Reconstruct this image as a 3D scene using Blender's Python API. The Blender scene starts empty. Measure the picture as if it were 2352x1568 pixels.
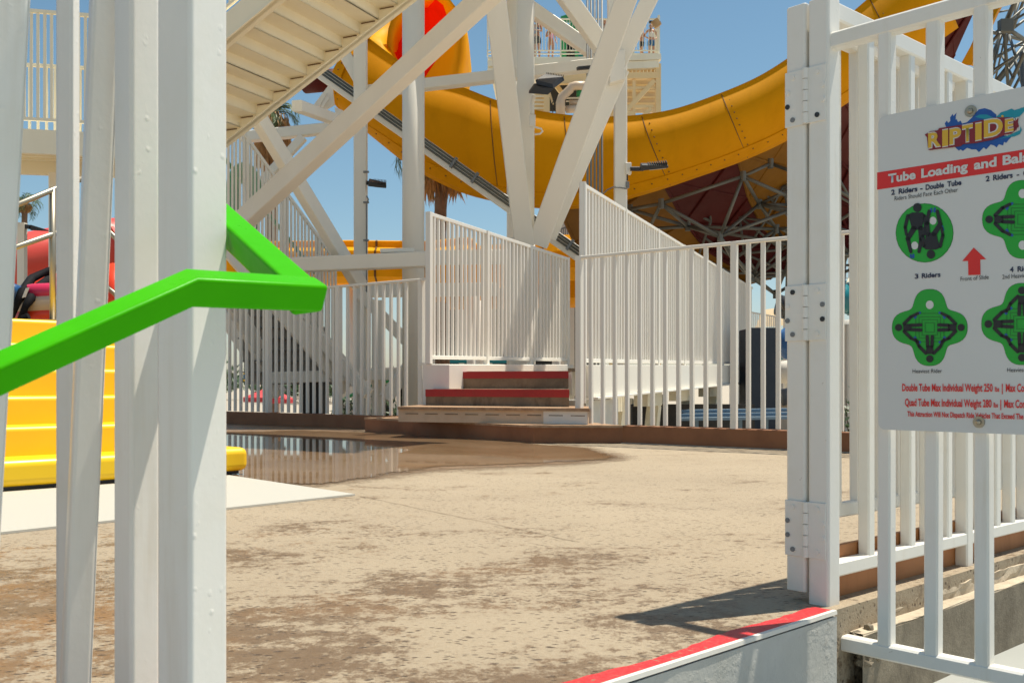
import bpy, bmesh, math, random
from mathutils import Vector, Matrix
random.seed(7)
R = math.radians
scene = bpy.context.scene
col = scene.collection

# ------------------------------------------------------------ camera, sky, sun, exposure
CAMZ, FPX, HZ = 0.67, 2300.0, 880.0          # eye height, focal length in photo px, horizon row
cam = bpy.data.objects.new("camera", bpy.data.cameras.new("camera"))
col.objects.link(cam)
cam.location = (0, 0, CAMZ)
cam.rotation_euler = (R(90), 0, 0)
cam.data.sensor_width = 36.0
cam.data.lens = 36.0 * FPX / 2352
cam.data.shift_y = (HZ - 784) / 2352
cam.data.clip_start, cam.data.clip_end = 0.05, 3000
cam.data.dof.use_dof = True
cam.data.dof.focus_distance = 5.0
cam.data.dof.aperture_fstop = 14
scene.camera = cam

SUN = Vector((0.292, 0.122, 0.948)).normalized()      # towards the sun
world = bpy.data.worlds.new("World"); scene.world = world
world.use_nodes = True
nt = world.node_tree
sky = nt.nodes.new("ShaderNodeTexSky")
sky.sky_type = 'NISHITA'; sky.sun_disc = False
sky.sun_elevation = math.asin(SUN.z)
sky.sun_rotation = math.atan2(SUN.x, SUN.y)
sky.air_density, sky.dust_density, sky.ozone_density = 1.0, 0.6, 2.0
bg = nt.nodes["Background"]
hsv = nt.nodes.new("ShaderNodeHueSaturation"); hsv.inputs["Hue"].default_value = 0.482; hsv.inputs["Saturation"].default_value = 1.05
nt.links.new(sky.outputs[0], hsv.inputs["Color"]); nt.links.new(hsv.outputs[0], bg.inputs[0])
bg.inputs[1].default_value = 0.085
sun = bpy.data.objects.new("sun", bpy.data.lights.new("sun", 'SUN'))
col.objects.link(sun)
sun.data.energy = 4.8; sun.data.angle = R(0.5); sun.data.color = (1.0, 0.93, 0.80)
sun.rotation_euler = SUN.to_track_quat('Z', 'Y').to_euler()
sun.location = (5, 5, 30)
scene.view_settings.view_transform = 'Standard'
scene.view_settings.look = 'None'
scene.view_settings.exposure = 0.42
scene.view_settings.gamma = 1
scene.cycles.max_bounces = 8
scene.cycles.diffuse_bounces = 5

# ------------------------------------------------------------ points
def P(x, y, Y):            # the point seen at photo pixel (x, y) that lies Y metres ahead
    return Vector(((x - 1176) / FPX * Y, Y, CAMZ + (HZ - y) / FPX * Y))
def G(x, y, z=0.0):        # the point of the level z seen at a photo pixel
    return P(x, y, FPX * (CAMZ - z) / (y - HZ))
Z3 = Vector((0, 0, 1))

# ------------------------------------------------------------ materials
def srgb(r, g, b):
    f = lambda c: (c / 255 / 12.92) if c / 255 <= .04045 else ((c / 255 + .055) / 1.055) ** 2.4
    return (f(r), f(g), f(b), 1)
class NB:                   # tiny node helper
    def __init__(s, name):
        s.m = bpy.data.materials.new(name); s.m.use_nodes = True
        s.t = s.m.node_tree; s.b = s.t.nodes["Principled BSDF"]
        s.geo = None
    def n(s, kind, **kw):
        nd = s.t.nodes.new(kind)
        for k, v in kw.items(): setattr(nd, k, v)
        return nd
    def pos(s, sc=(1, 1, 1)):
        if s.geo is None: s.geo = s.n("ShaderNodeNewGeometry")
        if sc == (1, 1, 1): return s.geo.outputs["Position"]
        mp = s.n("ShaderNodeMapping"); mp.inputs["Scale"].default_value = sc
        s.l(s.geo.outputs["Position"], mp.inputs[0]); return mp.outputs[0]
    def l(s, a, b): s.t.links.new(a, b)
    def noise(s, scale, detail=4, rough=.55, sc=(1, 1, 1), dist=0):
        nd = s.n("ShaderNodeTexNoise"); nd.inputs["Scale"].default_value = scale
        nd.inputs["Detail"].default_value = detail; nd.inputs["Roughness"].default_value = rough
        nd.inputs["Distortion"].default_value = dist
        s.l(s.pos(sc), nd.inputs["Vector"]); return nd.outputs[0]
    def ramp(s, v, a, b, lo=0.0, hi=1.0):
        nd = s.n("ShaderNodeMapRange"); nd.clamp = True
        nd.inputs[1].default_value, nd.inputs[2].default_value = a, b
        nd.inputs[3].default_value, nd.inputs[4].default_value = lo, hi
        s.l(v, nd.inputs[0]); return nd.outputs[0]
    def mul(s, a, b, op='MULTIPLY'):
        nd = s.n("ShaderNodeMath", operation=op)
        for i, v in enumerate((a, b)):
            if isinstance(v, (int, float)): nd.inputs[i].default_value = v
            else: s.l(v, nd.inputs[i])
        return nd.outputs[0]
    def mix(s, f, a, b):
        nd = s.n("ShaderNodeMix", data_type='RGBA')
        if isinstance(f, (int, float)): nd.inputs[0].default_value = f
        else: s.l(f, nd.inputs[0])
        for v, i in ((a, 6), (b, 7)):
            if isinstance(v, tuple): nd.inputs[i].default_value = v
            else: s.l(v, nd.inputs[i])
        return nd.outputs[2]
    def bump(s, h, strength, dist=.01):
        nd = s.n("ShaderNodeBump"); nd.inputs["Strength"].default_value = strength
        nd.inputs["Distance"].default_value = dist
        s.l(h, nd.inputs["Height"]); s.l(nd.outputs[0], s.b.inputs["Normal"])
    def set(s, c=None, r=None, metal=None):
        if c is not None:
            if isinstance(c, tuple): s.b.inputs["Base Color"].default_value = c
            else: s.l(c, s.b.inputs["Base Color"])
        if r is not None:
            if isinstance(r, (int, float)): s.b.inputs["Roughness"].default_value = r
            else: s.l(r, s.b.inputs["Roughness"])
        if metal is not None: s.b.inputs["Metallic"].default_value = metal
        return s.m
def paint(name, c, rough=.4, dirt=.12, dirtc=None, scale=3.0, bump=0.15, bscale=60, metal=0.0, streak=False, spec=.5):
    b = NB(name); b.b.inputs['Specular IOR Level'].default_value = spec
    dc = dirtc or tuple(v * .55 for v in c[:3]) + (1,)
    n1 = b.noise(scale, 6, .6, sc=(1, 1, .25) if streak else (1, 1, 1))
    base = b.mix(b.mul(b.ramp(n1, .45, .75), dirt), c, dc)
    if bump: b.bump(b.noise(bscale, 3, .5), bump, .004)
    return b.set(base, b.ramp(n1, .3, .7, rough - .06, rough + .1), metal)
M = {}
M['white'] = paint('white_paint', (.80, .765, .69, 1), .38, .2, (.58, .50, .38, 1), 2.2, .12, 70, streak=True)
M['frame'] = paint('white_steel_paint', (.80, .765, .68, 1), .42, .16, (.5, .44, .34, 1), 1.3, .06, 30, streak=True)
def blistered():
    b = NB('thick_white_paint')
    n1 = b.noise(9, 6, .6); n2 = b.noise(95, 2, .5); n3 = b.noise(32, 3, .6, sc=(1, 1, .5))
    v = b.n("ShaderNodeTexVoronoi"); v.inputs["Scale"].default_value = 48
    b.l(b.pos(), v.inputs["Vector"])
    blob = b.mul(b.ramp(v.outputs["Distance"], .0, .3, 1, 0), b.ramp(n3, .56, .70))
    h = b.mul(b.mul(n2, .16), b.mul(blob, .9), 'ADD')
    h = b.mul(h, b.mul(n3, .35), 'ADD')
    b.bump(h, .36, .003)
    c = b.mix(b.mul(b.ramp(n1, .5, .78), .22), (.79, .765, .70, 1), (.66, .60, .44, 1))
    chip = b.ramp(b.noise(21, 5, .75), .70, .715)
    run = b.mul(b.ramp(b.noise(14, 5, .65, sc=(1, 1, .07)), .56, .72), b.ramp(b.noise(1.7, 4, .6), .45, .62))
    c = b.mix(b.mul(run, .30), c, (.50, .40, .26, 1))
    return b.set(b.mix(b.mul(chip, .5), c, (.28, .2, .13, 1)), .33)
M['near'] = blistered()
M['cream'] = paint('cream_paint', (.88, .82, .64, 1), .5, .15, (.5, .38, .2, 1), 1.2, .05, 30, streak=True)
M['beige'] = paint('beige_tower_paint', (.86, .64, .33, 1), .55, .2, (.4, .28, .14, 1), 1.0, 0)
M['green'] = paint('green_gloss_paint', (.048, .41, .0005, 1), .3, .15, (.01, .2, .0005, 1), 14, .10, 45, spec=.06)
M['darkgreen'] = paint('green_rail_paint', (.02, .26, .08, 1), .35, .1)
M['kerb'] = paint('brown_kerb_paint', (.26, .105, .042, 1), .6, .45, (.12, .05, .025, 1), 3.5, .2, 40)
M['wood'] = paint('orange_timber', (.42, .17, .055, 1), .6, .5, (.2, .075, .03, 1), 6, .2, 60, streak=True)
def plank():
    b = NB('weathered_tread'); n = b.noise(5, 6, .7, sc=(1, 4, 1)); n2 = b.noise(50, 4, .7)
    b.bump(n2, .4, .004)
    return b.set(b.mix(b.ramp(n, .38, .68), (.30, .17, .09, 1), (.46, .31, .19, 1)), .6)
M['tread'] = plank()
def redconc():
    b = NB('red_nosing_paint'); n = b.noise(26, 6, .75); n2 = b.noise(120, 3, .6)
    b.bump(n2, .35, .004)
    c = b.mix(b.ramp(n2, .35, .7), (.56, .013, .018, 1), (.62, .05, .05, 1))
    return b.set(b.mix(b.ramp(b.mul(b.mul(n, .65), b.mul(n2, .35), 'ADD'), .575, .61), c, (.26, .16, .10, 1)), .42)
M['red'] = redconc()
M['redshade'] = paint('shaded_red_nosing', (.34, .012, .012, 1), .5, .4, (.22, .03, .02, 1), 9, .2, 80)  # darker copy of the red paint, the shade on the steps put into its colour
M['riserpaint'] = paint('dirty_bounce_tan_riser', (.60, .46, .32, 1), .6, .35, (.35, .22, .12, 1), 4, .1)  # dirty cream, turned tan to carry brown bounce light in the colour
def conc(name, a, c, scale, bump=.4, stain=None):
    b = NB(name); n = b.noise(scale, 8, .7); n2 = b.noise(90, 4, .7)
    b.bump(b.mul(n2, n, 'ADD'), bump, .006)
    k = b.mix(b.ramp(n, .36, .66), a, c)
    if stain: k = b.mix(b.mul(b.ramp(b.noise(scale * .5, 5, .7, sc=(1, 1, .5)), .52, .68), .8), k, stain)
    return b.set(k, .75)
M['rough'] = conc('stained_concrete', (.15, .12, .08, 1), (.29, .245, .175, 1), 5, .6, (.07, .055, .035, 1))
M['ledge'] = conc('pale_concrete', (.38, .31, .22, 1), (.58, .49, .36, 1), 9, .6)
M['riser'] = conc('damp_concrete', (.17, .12, .075, 1), (.25, .18, .115, 1), 6, .4, (.06, .035, .02, 1))
def wallpaint():
    b = NB('scuffed_wall_paint'); n = b.noise(2.2, 6, .65); n2 = b.noise(38, 4, .65); n3 = b.noise(14, 5, .7)
    b.bump(b.mul(n2, b.mul(b.ramp(n3, .5, .7), .7), 'ADD'), .5, .004)
    c = b.mix(b.ramp(n, .35, .7), (.56, .555, .52, 1), (.46, .45, .40, 1))
    return b.set(b.mix(b.mul(b.ramp(n3, .62, .72), .35), c, (.3, .23, .15, 1)), .5)
M['wall'] = wallpaint()
M['pool'] = paint('pale_grey_floor_paint', (.36, .37, .345, 1), .42, .15, (.4, .39, .35, 1), 1.5, .12, 60)
M['yplastic'] = paint('yellow_plastic', (.93, .58, .008, 1), .36, .35, (.85, .42, .008, 1), 1.6, .03, 20)
def fibre(name, c, d, trans=0.0, spec=.18):
    b = NB(name); n = b.noise(.55, 5, .6); n2 = b.noise(2.5, 5, .65, sc=(1, 1, .4))
    k = b.mix(b.ramp(n, .3, .75), c, d)
    k = b.mix(b.mul(b.ramp(n2, .5, .8), .3), k, tuple(v * .6 for v in d[:3]) + (1,))
    b.set(k, b.ramp(n2, .3, .7, .5, .65)); b.b.inputs['Specular IOR Level'].default_value = spec
    if trans:
        tr = b.n("ShaderNodeBsdfTranslucent"); b.l(k, tr.inputs[0])
        mx = b.n("ShaderNodeMixShader"); mx.inputs[0].default_value = trans
        out = b.t.nodes["Material Output"]
        b.l(b.b.outputs[0], mx.inputs[1]); b.l(tr.outputs[0], mx.inputs[2]); b.l(mx.outputs[0], out.inputs[0])
    return b.m
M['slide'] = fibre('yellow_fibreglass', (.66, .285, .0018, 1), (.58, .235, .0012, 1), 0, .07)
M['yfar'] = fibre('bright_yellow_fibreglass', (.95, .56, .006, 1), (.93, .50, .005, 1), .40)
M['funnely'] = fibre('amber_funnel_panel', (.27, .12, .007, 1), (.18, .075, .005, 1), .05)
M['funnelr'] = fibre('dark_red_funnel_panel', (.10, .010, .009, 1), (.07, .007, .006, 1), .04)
M['redfib'] = fibre('red_fibreglass', (.92, .035, .010, 1), (.88, .028, .010, 1), .45)
M['seam'] = paint('dark_seam', (.14, .06, .006, 1), .6, .1)
M['steel'] = paint('galvanised_steel', (.135, .135, .118, 1), .5, .3, (.08, .075, .06, 1), 4, 0, metal=.45)
M['stainless'] = paint('brushed_stainless', (.40, .36, .28, 1), .42, .1, None, 4, 0, metal=.9)
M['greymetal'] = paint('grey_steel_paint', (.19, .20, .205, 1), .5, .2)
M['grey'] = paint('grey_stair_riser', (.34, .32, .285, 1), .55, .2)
M['black'] = paint('black_powder_coat', (.022, .023, .025, 1), .45, .1)
M['rubber'] = paint('black_webbing', (.014, .014, .016, 1), .75, .1, spec=.1)
M['navy'] = paint('navy_panel', (.022, .032, .048, 1), .6, .1)
M['lens'] = paint('frosted_lamp_glass', (.55, .53, .48, 1), .25, .1)
M['board'] = paint('white_sign_face', (.63, .635, .615, 1), .42, .04, None, 2, 0)
M['sred'] = paint('sign_red', (.68, .022, .018, 1), .4, .03, None, 2, 0)
M['sgreen'] = paint('sign_green', (.012, .36, .03, 1), .4, .03, None, 2, 0)
M['sdgreen'] = paint('sign_dark_green', (.008, .20, .02, 1), .4, .03, None, 2, 0)
M['sblack'] = paint('sign_black', (.012, .012, .014, 1), .4, .03, None, 2, 0)
M['snavy'] = paint('sign_navy', (.012, .017, .06, 1), .4, .03, None, 2, 0)
M['sblue'] = paint('sign_blue', (.01, .09, .36, 1), .4, .4, (.01, .03, .18, 1), 20, 0)
M['steal'] = paint('sign_teal', (.01, .27, .36, 1), .4, .03, None, 2, 0)
M['sgold'] = paint('sign_gold', (.66, .40, .03, 1), .4, .03, None, 2, 0)
M['smaroon'] = paint('sign_maroon', (.22, .012, .02, 1), .4, .03, None, 2, 0)
M['teal'] = paint('teal_fibreglass', (.01, .19, .22, 1), .3, .1)
M['blue'] = paint('blue_fibreglass', (.02, .09, .24, 1), .3, .1)
M['ltblue'] = paint('pale_blue_paint', (.13, .20, .27, 1), .5, .1)
M['tan'] = paint('tan_canopy', (.72, .55, .33, 1), .8, .1)
M['pinkred'] = paint('pink_raft_vinyl', (.62, .03, .09, 1), .35, .1)
M['rred'] = paint('orange_red_vinyl', (.82, .06, .015, 1), .32, .1)
M['rbeige'] = paint('beige_raft_vinyl', (.62, .47, .33, 1), .4, .1)
M['redtube'] = paint('faded_red_tube', (.66, .07, .05, 1), .38, .35, (.5, .03, .03, 1), 1.2, 0)
M['rose'] = paint('red_canvas', (.55, .05, .06, 1), .8, .2, (.6, .2, .18, 1))
M['skin'] = paint('skin', (.52, .27, .17, 1), .5, .1)
M['skin2'] = paint('tanned_skin', (.40, .19, .11, 1), .5, .1)
M['hair'] = paint('dark_hair', (.03, .018, .012, 1), .5, .1)
M['hair2'] = paint('brown_hair', (.10, .05, .025, 1), .5, .1)
M['swimpink'] = paint('pink_swimsuit', (.68, .30, .40, 1), .6, .5, (.75, .55, .6, 1), 25, 0)
M['swimblue'] = paint('blue_swim_top', (.02, .12, .30, 1), .6, .1)
M['swimblack'] = paint('black_swim_shorts', (.02, .02, .026, 1), .6, .1)
M['towel'] = paint('white_shirt', (.75, .73, .7, 1), .8, .1)
M['bark'] = paint('palm_bark', (.19, .115, .07, 1), .9, .6, (.08, .045, .025, 1), 8, .6, 30)
M['frond'] = paint('palm_frond', (.07, .115, .03, 1), .55, .5, (.03, .05, .015, 1), 3, 0)
M['thatch'] = paint('dry_palm_thatch', (.58, .36, .16, 1), .8, .7, (.2, .09, .03, 1), 4, 0)
M['leaf'] = paint('dark_leaf', (.045, .085, .03, 1), .5, .5, (.02, .04, .012, 1), 5, 0)
M['bldg'] = paint('far_white_stucco', (.66, .62, .54, 1), .8, .15)
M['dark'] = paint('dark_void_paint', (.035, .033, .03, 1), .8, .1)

def deck_mat():
    b = NB('sandy_concrete_deck')
    big = b.noise(.55, 5, .6); mid = b.noise(1.9, 7, .66, sc=(.8, 1.1, 1), dist=.4); fine = b.noise(17, 8, .8)
    grit = b.noise(70, 5, .85); orange = b.noise(1.3, 5, .6); broad = b.noise(.8, 3, .5)
    sep = b.n("ShaderNodeSeparateXYZ"); b.l(b.pos(), sep.inputs[0])
    near = b.ramp(sep.outputs[1], 1.9, 5.2, 1.0, 0.0)                # dirt trodden in at the gateway
    left = b.ramp(sep.outputs[0], -2.4, .9, 1.0, 0.0)
    wt = b.mul(near, b.mul(b.mul(left, .62), .38, 'ADD'))
    base = b.mix(b.ramp(big, .3, .7), (.315, .245, .158, 1), (.375, .298, .200, 1))
    base = b.mix(b.mul(b.ramp(broad, .45, .65), .3), base, (.265, .205, .135, 1))
    base = b.mix(b.mul(b.ramp(grit, .40, .60), .45), base, (.43, .36, .265, 1))
    mixn = b.mul(b.mul(b.mul(mid, .40), b.mul(fine, .38), 'ADD'), b.mul(grit, .22), 'ADD')
    thr = b.mul(mixn, b.mul(wt, .138), 'ADD')
    stain = b.ramp(thr, .542, .584)
    stc = b.mix(b.mul(b.ramp(orange, .50, .62), left), (.120, .066, .027, 1), (.27, .115, .022, 1))
    stc = b.mix(b.mul(b.ramp(grit, .45, .65), .55), stc, (.225, .145, .07, 1))
    c = b.mix(b.mul(stain, .88), base, stc)
    vo = b.n("ShaderNodeTexVoronoi"); vo.inputs["Scale"].default_value = 20
    b.l(b.pos((.7, 1.5, 1)), vo.inputs["Vector"])
    vo2 = b.n("ShaderNodeTexVoronoi"); vo2.inputs["Scale"].default_value = 44
    b.l(b.pos((.7, 1.4, 1)), vo2.inputs["Vector"])
    fade = b.ramp(sep.outputs[1], 2.5, 12, 1, .35)
    pits = b.mul(b.ramp(vo.outputs["Distance"], .10, .22, 1, 0), b.ramp(b.noise(9, 4, .7), .46, .54))
    pits2 = b.mul(b.ramp(vo2.outputs["Distance"], .14, .30, 1, 0), b.ramp(b.noise(5, 5, .7), .42, .54))
    pit = b.mul(b.mul(pits, pits2, 'MAXIMUM'), fade)
    c = b.mix(b.mul(pit, .95), c, (.06, .035, .018, 1))
    h = b.mul(b.mul(grit, .8), b.mul(pit, -.9), 'ADD')
    b.bump(b.mul(h, b.mul(fine, .7), 'ADD'), .75, .008)
    return b.set(c, b.ramp(stain, 0, 1, .8, .42))
M['deck'] = deck_mat()
def film(b, lo, hi):
    at = b.n("ShaderNodeAttribute"); at.attribute_name = "wet"
    nz = b.mul(b.mul(b.noise(6, 7, .72), .6), b.mul(b.noise(45, 4, .7), .4), 'ADD')
    v = b.mul(at.outputs["Fac"], b.mul(b.mul(nz, .5, 'SUBTRACT'), 1.5), 'ADD')
    tr = b.n("ShaderNodeBsdfTransparent"); mx = b.n("ShaderNodeMixShader")
    b.l(b.ramp(v, lo, hi), mx.inputs[0]); b.l(tr.outputs[0], mx.inputs[1]); b.l(b.b.outputs[0], mx.inputs[2])
    b.l(mx.outputs[0], b.t.nodes["Material Output"].inputs[0])
def wet_mat():
    b = NB('shallow_water_film'); n = b.noise(1.5, 5, .6); n2 = b.noise(9, 3, .6)
    c = b.mix(b.ramp(n, .35, .65), (.22, .135, .072, 1), (.29, .19, .11, 1))
    b.bump(n2, .02, .003)
    b.b.inputs["IOR"].default_value = 1.22
    film(b, .36, .56)
    return b.set(c, b.ramp(n2, .3, .7, .015, .05))
M['wet'] = wet_mat()
def damp_mat():
    b = NB('damp_concrete_film'); n = b.noise(6, 6, .7)
    film(b, .35, .85)
    return b.set(b.mix(b.ramp(n, .35, .65), (.17, .10, .052, 1), (.25, .165, .095, 1)), .38)
M['damp'] = damp_mat()
def mat_mat():
    b = NB('ribbed_white_matting')
    w = b.n("ShaderNodeTexWave"); w.wave_type = 'BANDS'; w.bands_direction = 'X'
    w.inputs["Scale"].default_value = 9; w.inputs["Distortion"].default_value = .15
    mp = b.n("ShaderNodeMapping"); mp.inputs["Rotation"].default_value = (0, 0, R(41))
    b.l(b.pos(), mp.inputs[0]); b.l(mp.outputs[0], w.inputs["Vector"])
    b.bump(w.outputs[1], .5, .01)
    return b.set(b.mix(w.outputs[1], (.34, .325, .27, 1), (.60, .58, .51, 1)), .7)
M['mat'] = mat_mat()
def outer_mat():
    b = NB('park_paving'); n = b.noise(.25, 6, .6); n2 = b.noise(3, 6, .7)
    return b.set(b.mix(b.ramp(n, .35, .65), (.42, .36, .28, 1), b.mix(b.ramp(n2, .4, .6), (.36, .30, .22, 1), (.46, .40, .31, 1))), .85)
M['outer'] = outer_mat()

# ------------------------------------------------------------ mesh builder
class MB:
    def __init__(s): s.v, s.f, s.m = [], [], []
    def add(s, vs, fs, mi=0):
        o = len(s.v); s.v += [Vector(v) for v in vs]
        s.f += [tuple(i + o for i in f) for f in fs]; s.m += [mi] * len(fs); return s
    def hexa(s, b, t, mi=0):            # bottom quad, top quad (same winding, ccw from above)
        n = len(b)
        fs = [tuple(range(n))[::-1], tuple(range(n, 2 * n))] + [(i, (i + 1) % n, n + (i + 1) % n, n + i) for i in range(n)]
        return s.add(list(b) + list(t), fs, mi)
    def prism(s, poly, z0, z1, mi=0):
        return s.hexa([(p[0], p[1], z0) for p in poly], [(p[0], p[1], z1) for p in poly], mi)
    def box(s, c, size, ex=Vector((1, 0, 0)), ez=Z3, mi=0):
        ex = Vector(ex).normalized(); ez = Vector(ez).normalized(); ey = ez.cross(ex)
        c = Vector(c); a, b, h = [k / 2 for k in size]
        q = lambda z: [c + ex * x * a + ey * y * b + ez * z * h for x, y in ((-1, -1), (1, -1), (1, 1), (-1, 1))]
        return s.hexa(q(-1), q(1), mi)
    def beam(s, p, q, w, h, up=Z3, ch=0.0, mi=0):     # box section from p to q, chamfered corners
        p, q = Vector(p), Vector(q); d = (q - p).normalized()
        x = d.cross(Vector(up)).normalized(); u = x.cross(d)
        a, b = w / 2, h / 2
        if ch: sec = [(-a + ch, -b), (a - ch, -b), (a, -b + ch), (a, b - ch), (a - ch, b), (-a + ch, b), (-a, b - ch), (-a, -b + ch)]
        else: sec = [(-a, -b), (a, -b), (a, b), (-a, b)]
        n = len(sec)
        vs = [p + x * i + u * j for i, j in sec] + [q + x * i + u * j for i, j in sec]
        return s.add(vs, [tuple(range(n)), tuple(range(n, 2 * n))[::-1]] + [(i, n + i, n + (i + 1) % n, (i + 1) % n) for i in range(n)], mi)
    def tube(s, pts, r, n=10, mi=0, cap=True):
        pts = [Vector(p) for p in pts]; rs = r if isinstance(r, (list, tuple)) else [r] * len(pts)
        o = len(s.v); d0 = (pts[1] - pts[0]).normalized()
        x = d0.orthogonal().normalized()
        for i, p in enumerate(pts):
            d = ((pts[min(i + 1, len(pts) - 1)] - pts[max(i - 1, 0)])).normalized()
            x = (x - d * x.dot(d)).normalized(); y = d.cross(x)
            s.v += [p + (x * math.cos(2 * math.pi * k / n) + y * math.sin(2 * math.pi * k / n)) * rs[i] for k in range(n)]
        for i in range(len(pts) - 1):
            for k in range(n):
                s.f.append((o + i * n + k, o + i * n + (k + 1) % n, o + (i + 1) * n + (k + 1) % n, o + (i + 1) * n + k)); s.m.append(mi)
        if cap:
            s.f.append(tuple(o + k for k in range(n))[::-1]); s.f.append(tuple(o + (len(pts) - 1) * n + k for k in range(n))); s.m += [mi, mi]
        return s
    def ball(s, c, r, n=10, mi=0):
        c = Vector(c); r = Vector((r, r, r)) if isinstance(r, (int, float)) else Vector(r)
        m = max(4, n // 2); vs = [c + Vector((0, 0, r.z))]
        for j in range(1, m):
            t = math.pi * j / m
            vs += [c + Vector((r.x * math.sin(t) * math.cos(2 * math.pi * k / n), r.y * math.sin(t) * math.sin(2 * math.pi * k / n), r.z * math.cos(t))) for k in range(n)]
        vs.append(c - Vector((0, 0, r.z)))
        fs = [(0, 1 + k, 1 + (k + 1) % n) for k in range(n)]
        for j in range(m - 2):
            fs += [(1 + j * n + k, 1 + (j + 1) * n + k, 1 + (j + 1) * n + (k + 1) % n, 1 + j * n + (k + 1) % n) for k in range(n)]
        e = len(vs) - 1; fs += [(e, 1 + (m - 2) * n + (k + 1) % n, 1 + (m - 2) * n + k) for k in range(n)]
        return s.add(vs, fs, mi)
    def grid(s, rows, mi=0, closed=False):            # rows of equal length
        n = len(rows[0]); o = len(s.v)
        for r in rows: s.v += [Vector(p) for p in r]
        for i in range(len(rows) - 1):
            for k in range(n if closed else n - 1):
                k2 = (k + 1) % n
                s.f.append((o + i * n + k, o + i * n + k2, o + (i + 1) * n + k2, o + (i + 1) * n + k)); s.m.append(mi)
        return s
    def poly(s, pts, mi=0): return s.add(pts, [tuple(range(len(pts)))], mi)
    def build(s, name, mat, parent=None, smooth=False, bevel=0.0, solid=0.0, fix=True, seg=2):
        me = bpy.data.meshes.new(name); me.from_pydata([tuple(v) for v in s.v], [], s.f)
        mats = mat if isinstance(mat, (list, tuple)) else [mat]
        for k in mats: me.materials.append(M[k])
        for p, i in zip(me.polygons, s.m): p.material_index = i
        if fix:
            bm = bmesh.new(); bm.from_mesh(me); bmesh.ops.recalc_face_normals(bm, faces=bm.faces); bm.to_mesh(me); bm.free()
        o = bpy.data.objects.new(name, me); col.objects.link(o)
        if smooth:
            for p in me.polygons: p.use_smooth = True
        if solid:
            md = o.modifiers.new("thick", 'SOLIDIFY'); md.thickness = solid; md.offset = 0
        if bevel:
            md = o.modifiers.new("bevel", 'BEVEL'); md.width = bevel; md.segments = seg; md.limit_method = 'ANGLE'
            if smooth is False:
                for p in me.polygons: p.use_smooth = True
                try: md.harden_normals = True
                except Exception: pass
        put(o, parent); return o
def put(o, parent):
    if parent is not None:
        o.parent = parent
        w = Vector((0, 0, 0)); p = parent
        while p is not None: w += p.location; p = p.parent if p.parent and p.parent.type == 'EMPTY' else None
        if parent.type == 'EMPTY': o.matrix_parent_inverse = Matrix.Translation(-parent.location)
    return o
def thing(name, label, cat, loc=(0, 0, 0), group=None):
    o = bpy.data.objects.new(name, None); col.objects.link(o); o.location = loc
    o.empty_display_size = .2; o['label'] = label; o['category'] = cat
    if group: o['group'] = group
    return o
def tag(o, label, cat, group=None):
    o['label'] = label; o['category'] = cat
    if group: o['group'] = group
    return o
def struct(o): o['kind'] = 'structure'; return o
def lerp(a, b, t): return a + (b - a) * t
UNIT = {}
def picket_mesh(size, mat, ch):
    k = (round(size, 4), mat)
    if k not in UNIT:
        mb = MB().beam((0, 0, 0), (0, 0, 1), size, size, (0, 1, 0), ch)
        me = bpy.data.meshes.new("picket"); me.from_pydata([tuple(v) for v in mb.v], [], mb.f); me.materials.append(M[mat])
        bm = bmesh.new(); bm.from_mesh(me); bmesh.ops.recalc_face_normals(bm, faces=bm.faces); bm.to_mesh(me); bm.free()
        UNIT[k] = me
    return UNIT[k]
def picket(root, p, z0, z1, yaw, size, mat, ch=.004, name="picket", lean=None):
    if lean is None: lean = (random.uniform(-.14, .14), random.uniform(-.14, .14)); yaw += random.uniform(-.03, .03)
    o = bpy.data.objects.new(name, picket_mesh(size, mat, ch)); col.objects.link(o)
    o.location = (p[0], p[1], z0); o.scale = (1, 1, z1 - z0)
    o.rotation_euler = (R(lean[0]), R(lean[1]), yaw)
    put(o, root); return o
def fence(root, A, B, zb, zt, ts, size=.038, posts=(), psize=.07, pz=None, mat='white', rail=(.045, .045), top=True, bottom=True, maxp=100, topw=None):
    A, B = Vector((A[0], A[1])), Vector((B[0], B[1])); yaw = math.atan2(B.y - A.y, B.x - A.x)
    zz = lambda z, t: lerp(z[0], z[1], t)
    tw = topw or rail
    if top: MB().beam((A.x, A.y, zt[0] - tw[1] / 2), (B.x, B.y, zt[1] - tw[1] / 2), tw[0], tw[1], ch=.005).build("top_rail", mat, root)
    if bottom: MB().beam((A.x, A.y, zb[0]), (B.x, B.y, zb[1]), rail[0], rail[1], ch=.005).build("bottom_rail", mat, root)
    for t in ts[:maxp]:
        p = A.lerp(B, t); picket(root, p, zz(zb, t) + .01, zz(zt, t) - .02, yaw, size, mat)
    if len(ts) > maxp:
        mb = MB()
        for t in ts[maxp:]:
            p = A.lerp(B, t); mb.box((p.x, p.y, (zz(zb, t) + zz(zt, t)) / 2), (size, size, zz(zt, t) - zz(zb, t) - .02), (B - A).to_3d())
        mb.build("picket", mat, root)['kind'] = 'stuff'
    for t in posts:
        p = A.lerp(B, t); a, b = (pz[0] if pz else zz(zb, t) - .2), zz(zt, t) + (pz[1] if pz else 0)
        picket(root, p, a, b, yaw, psize, mat, .006, "post")

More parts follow.
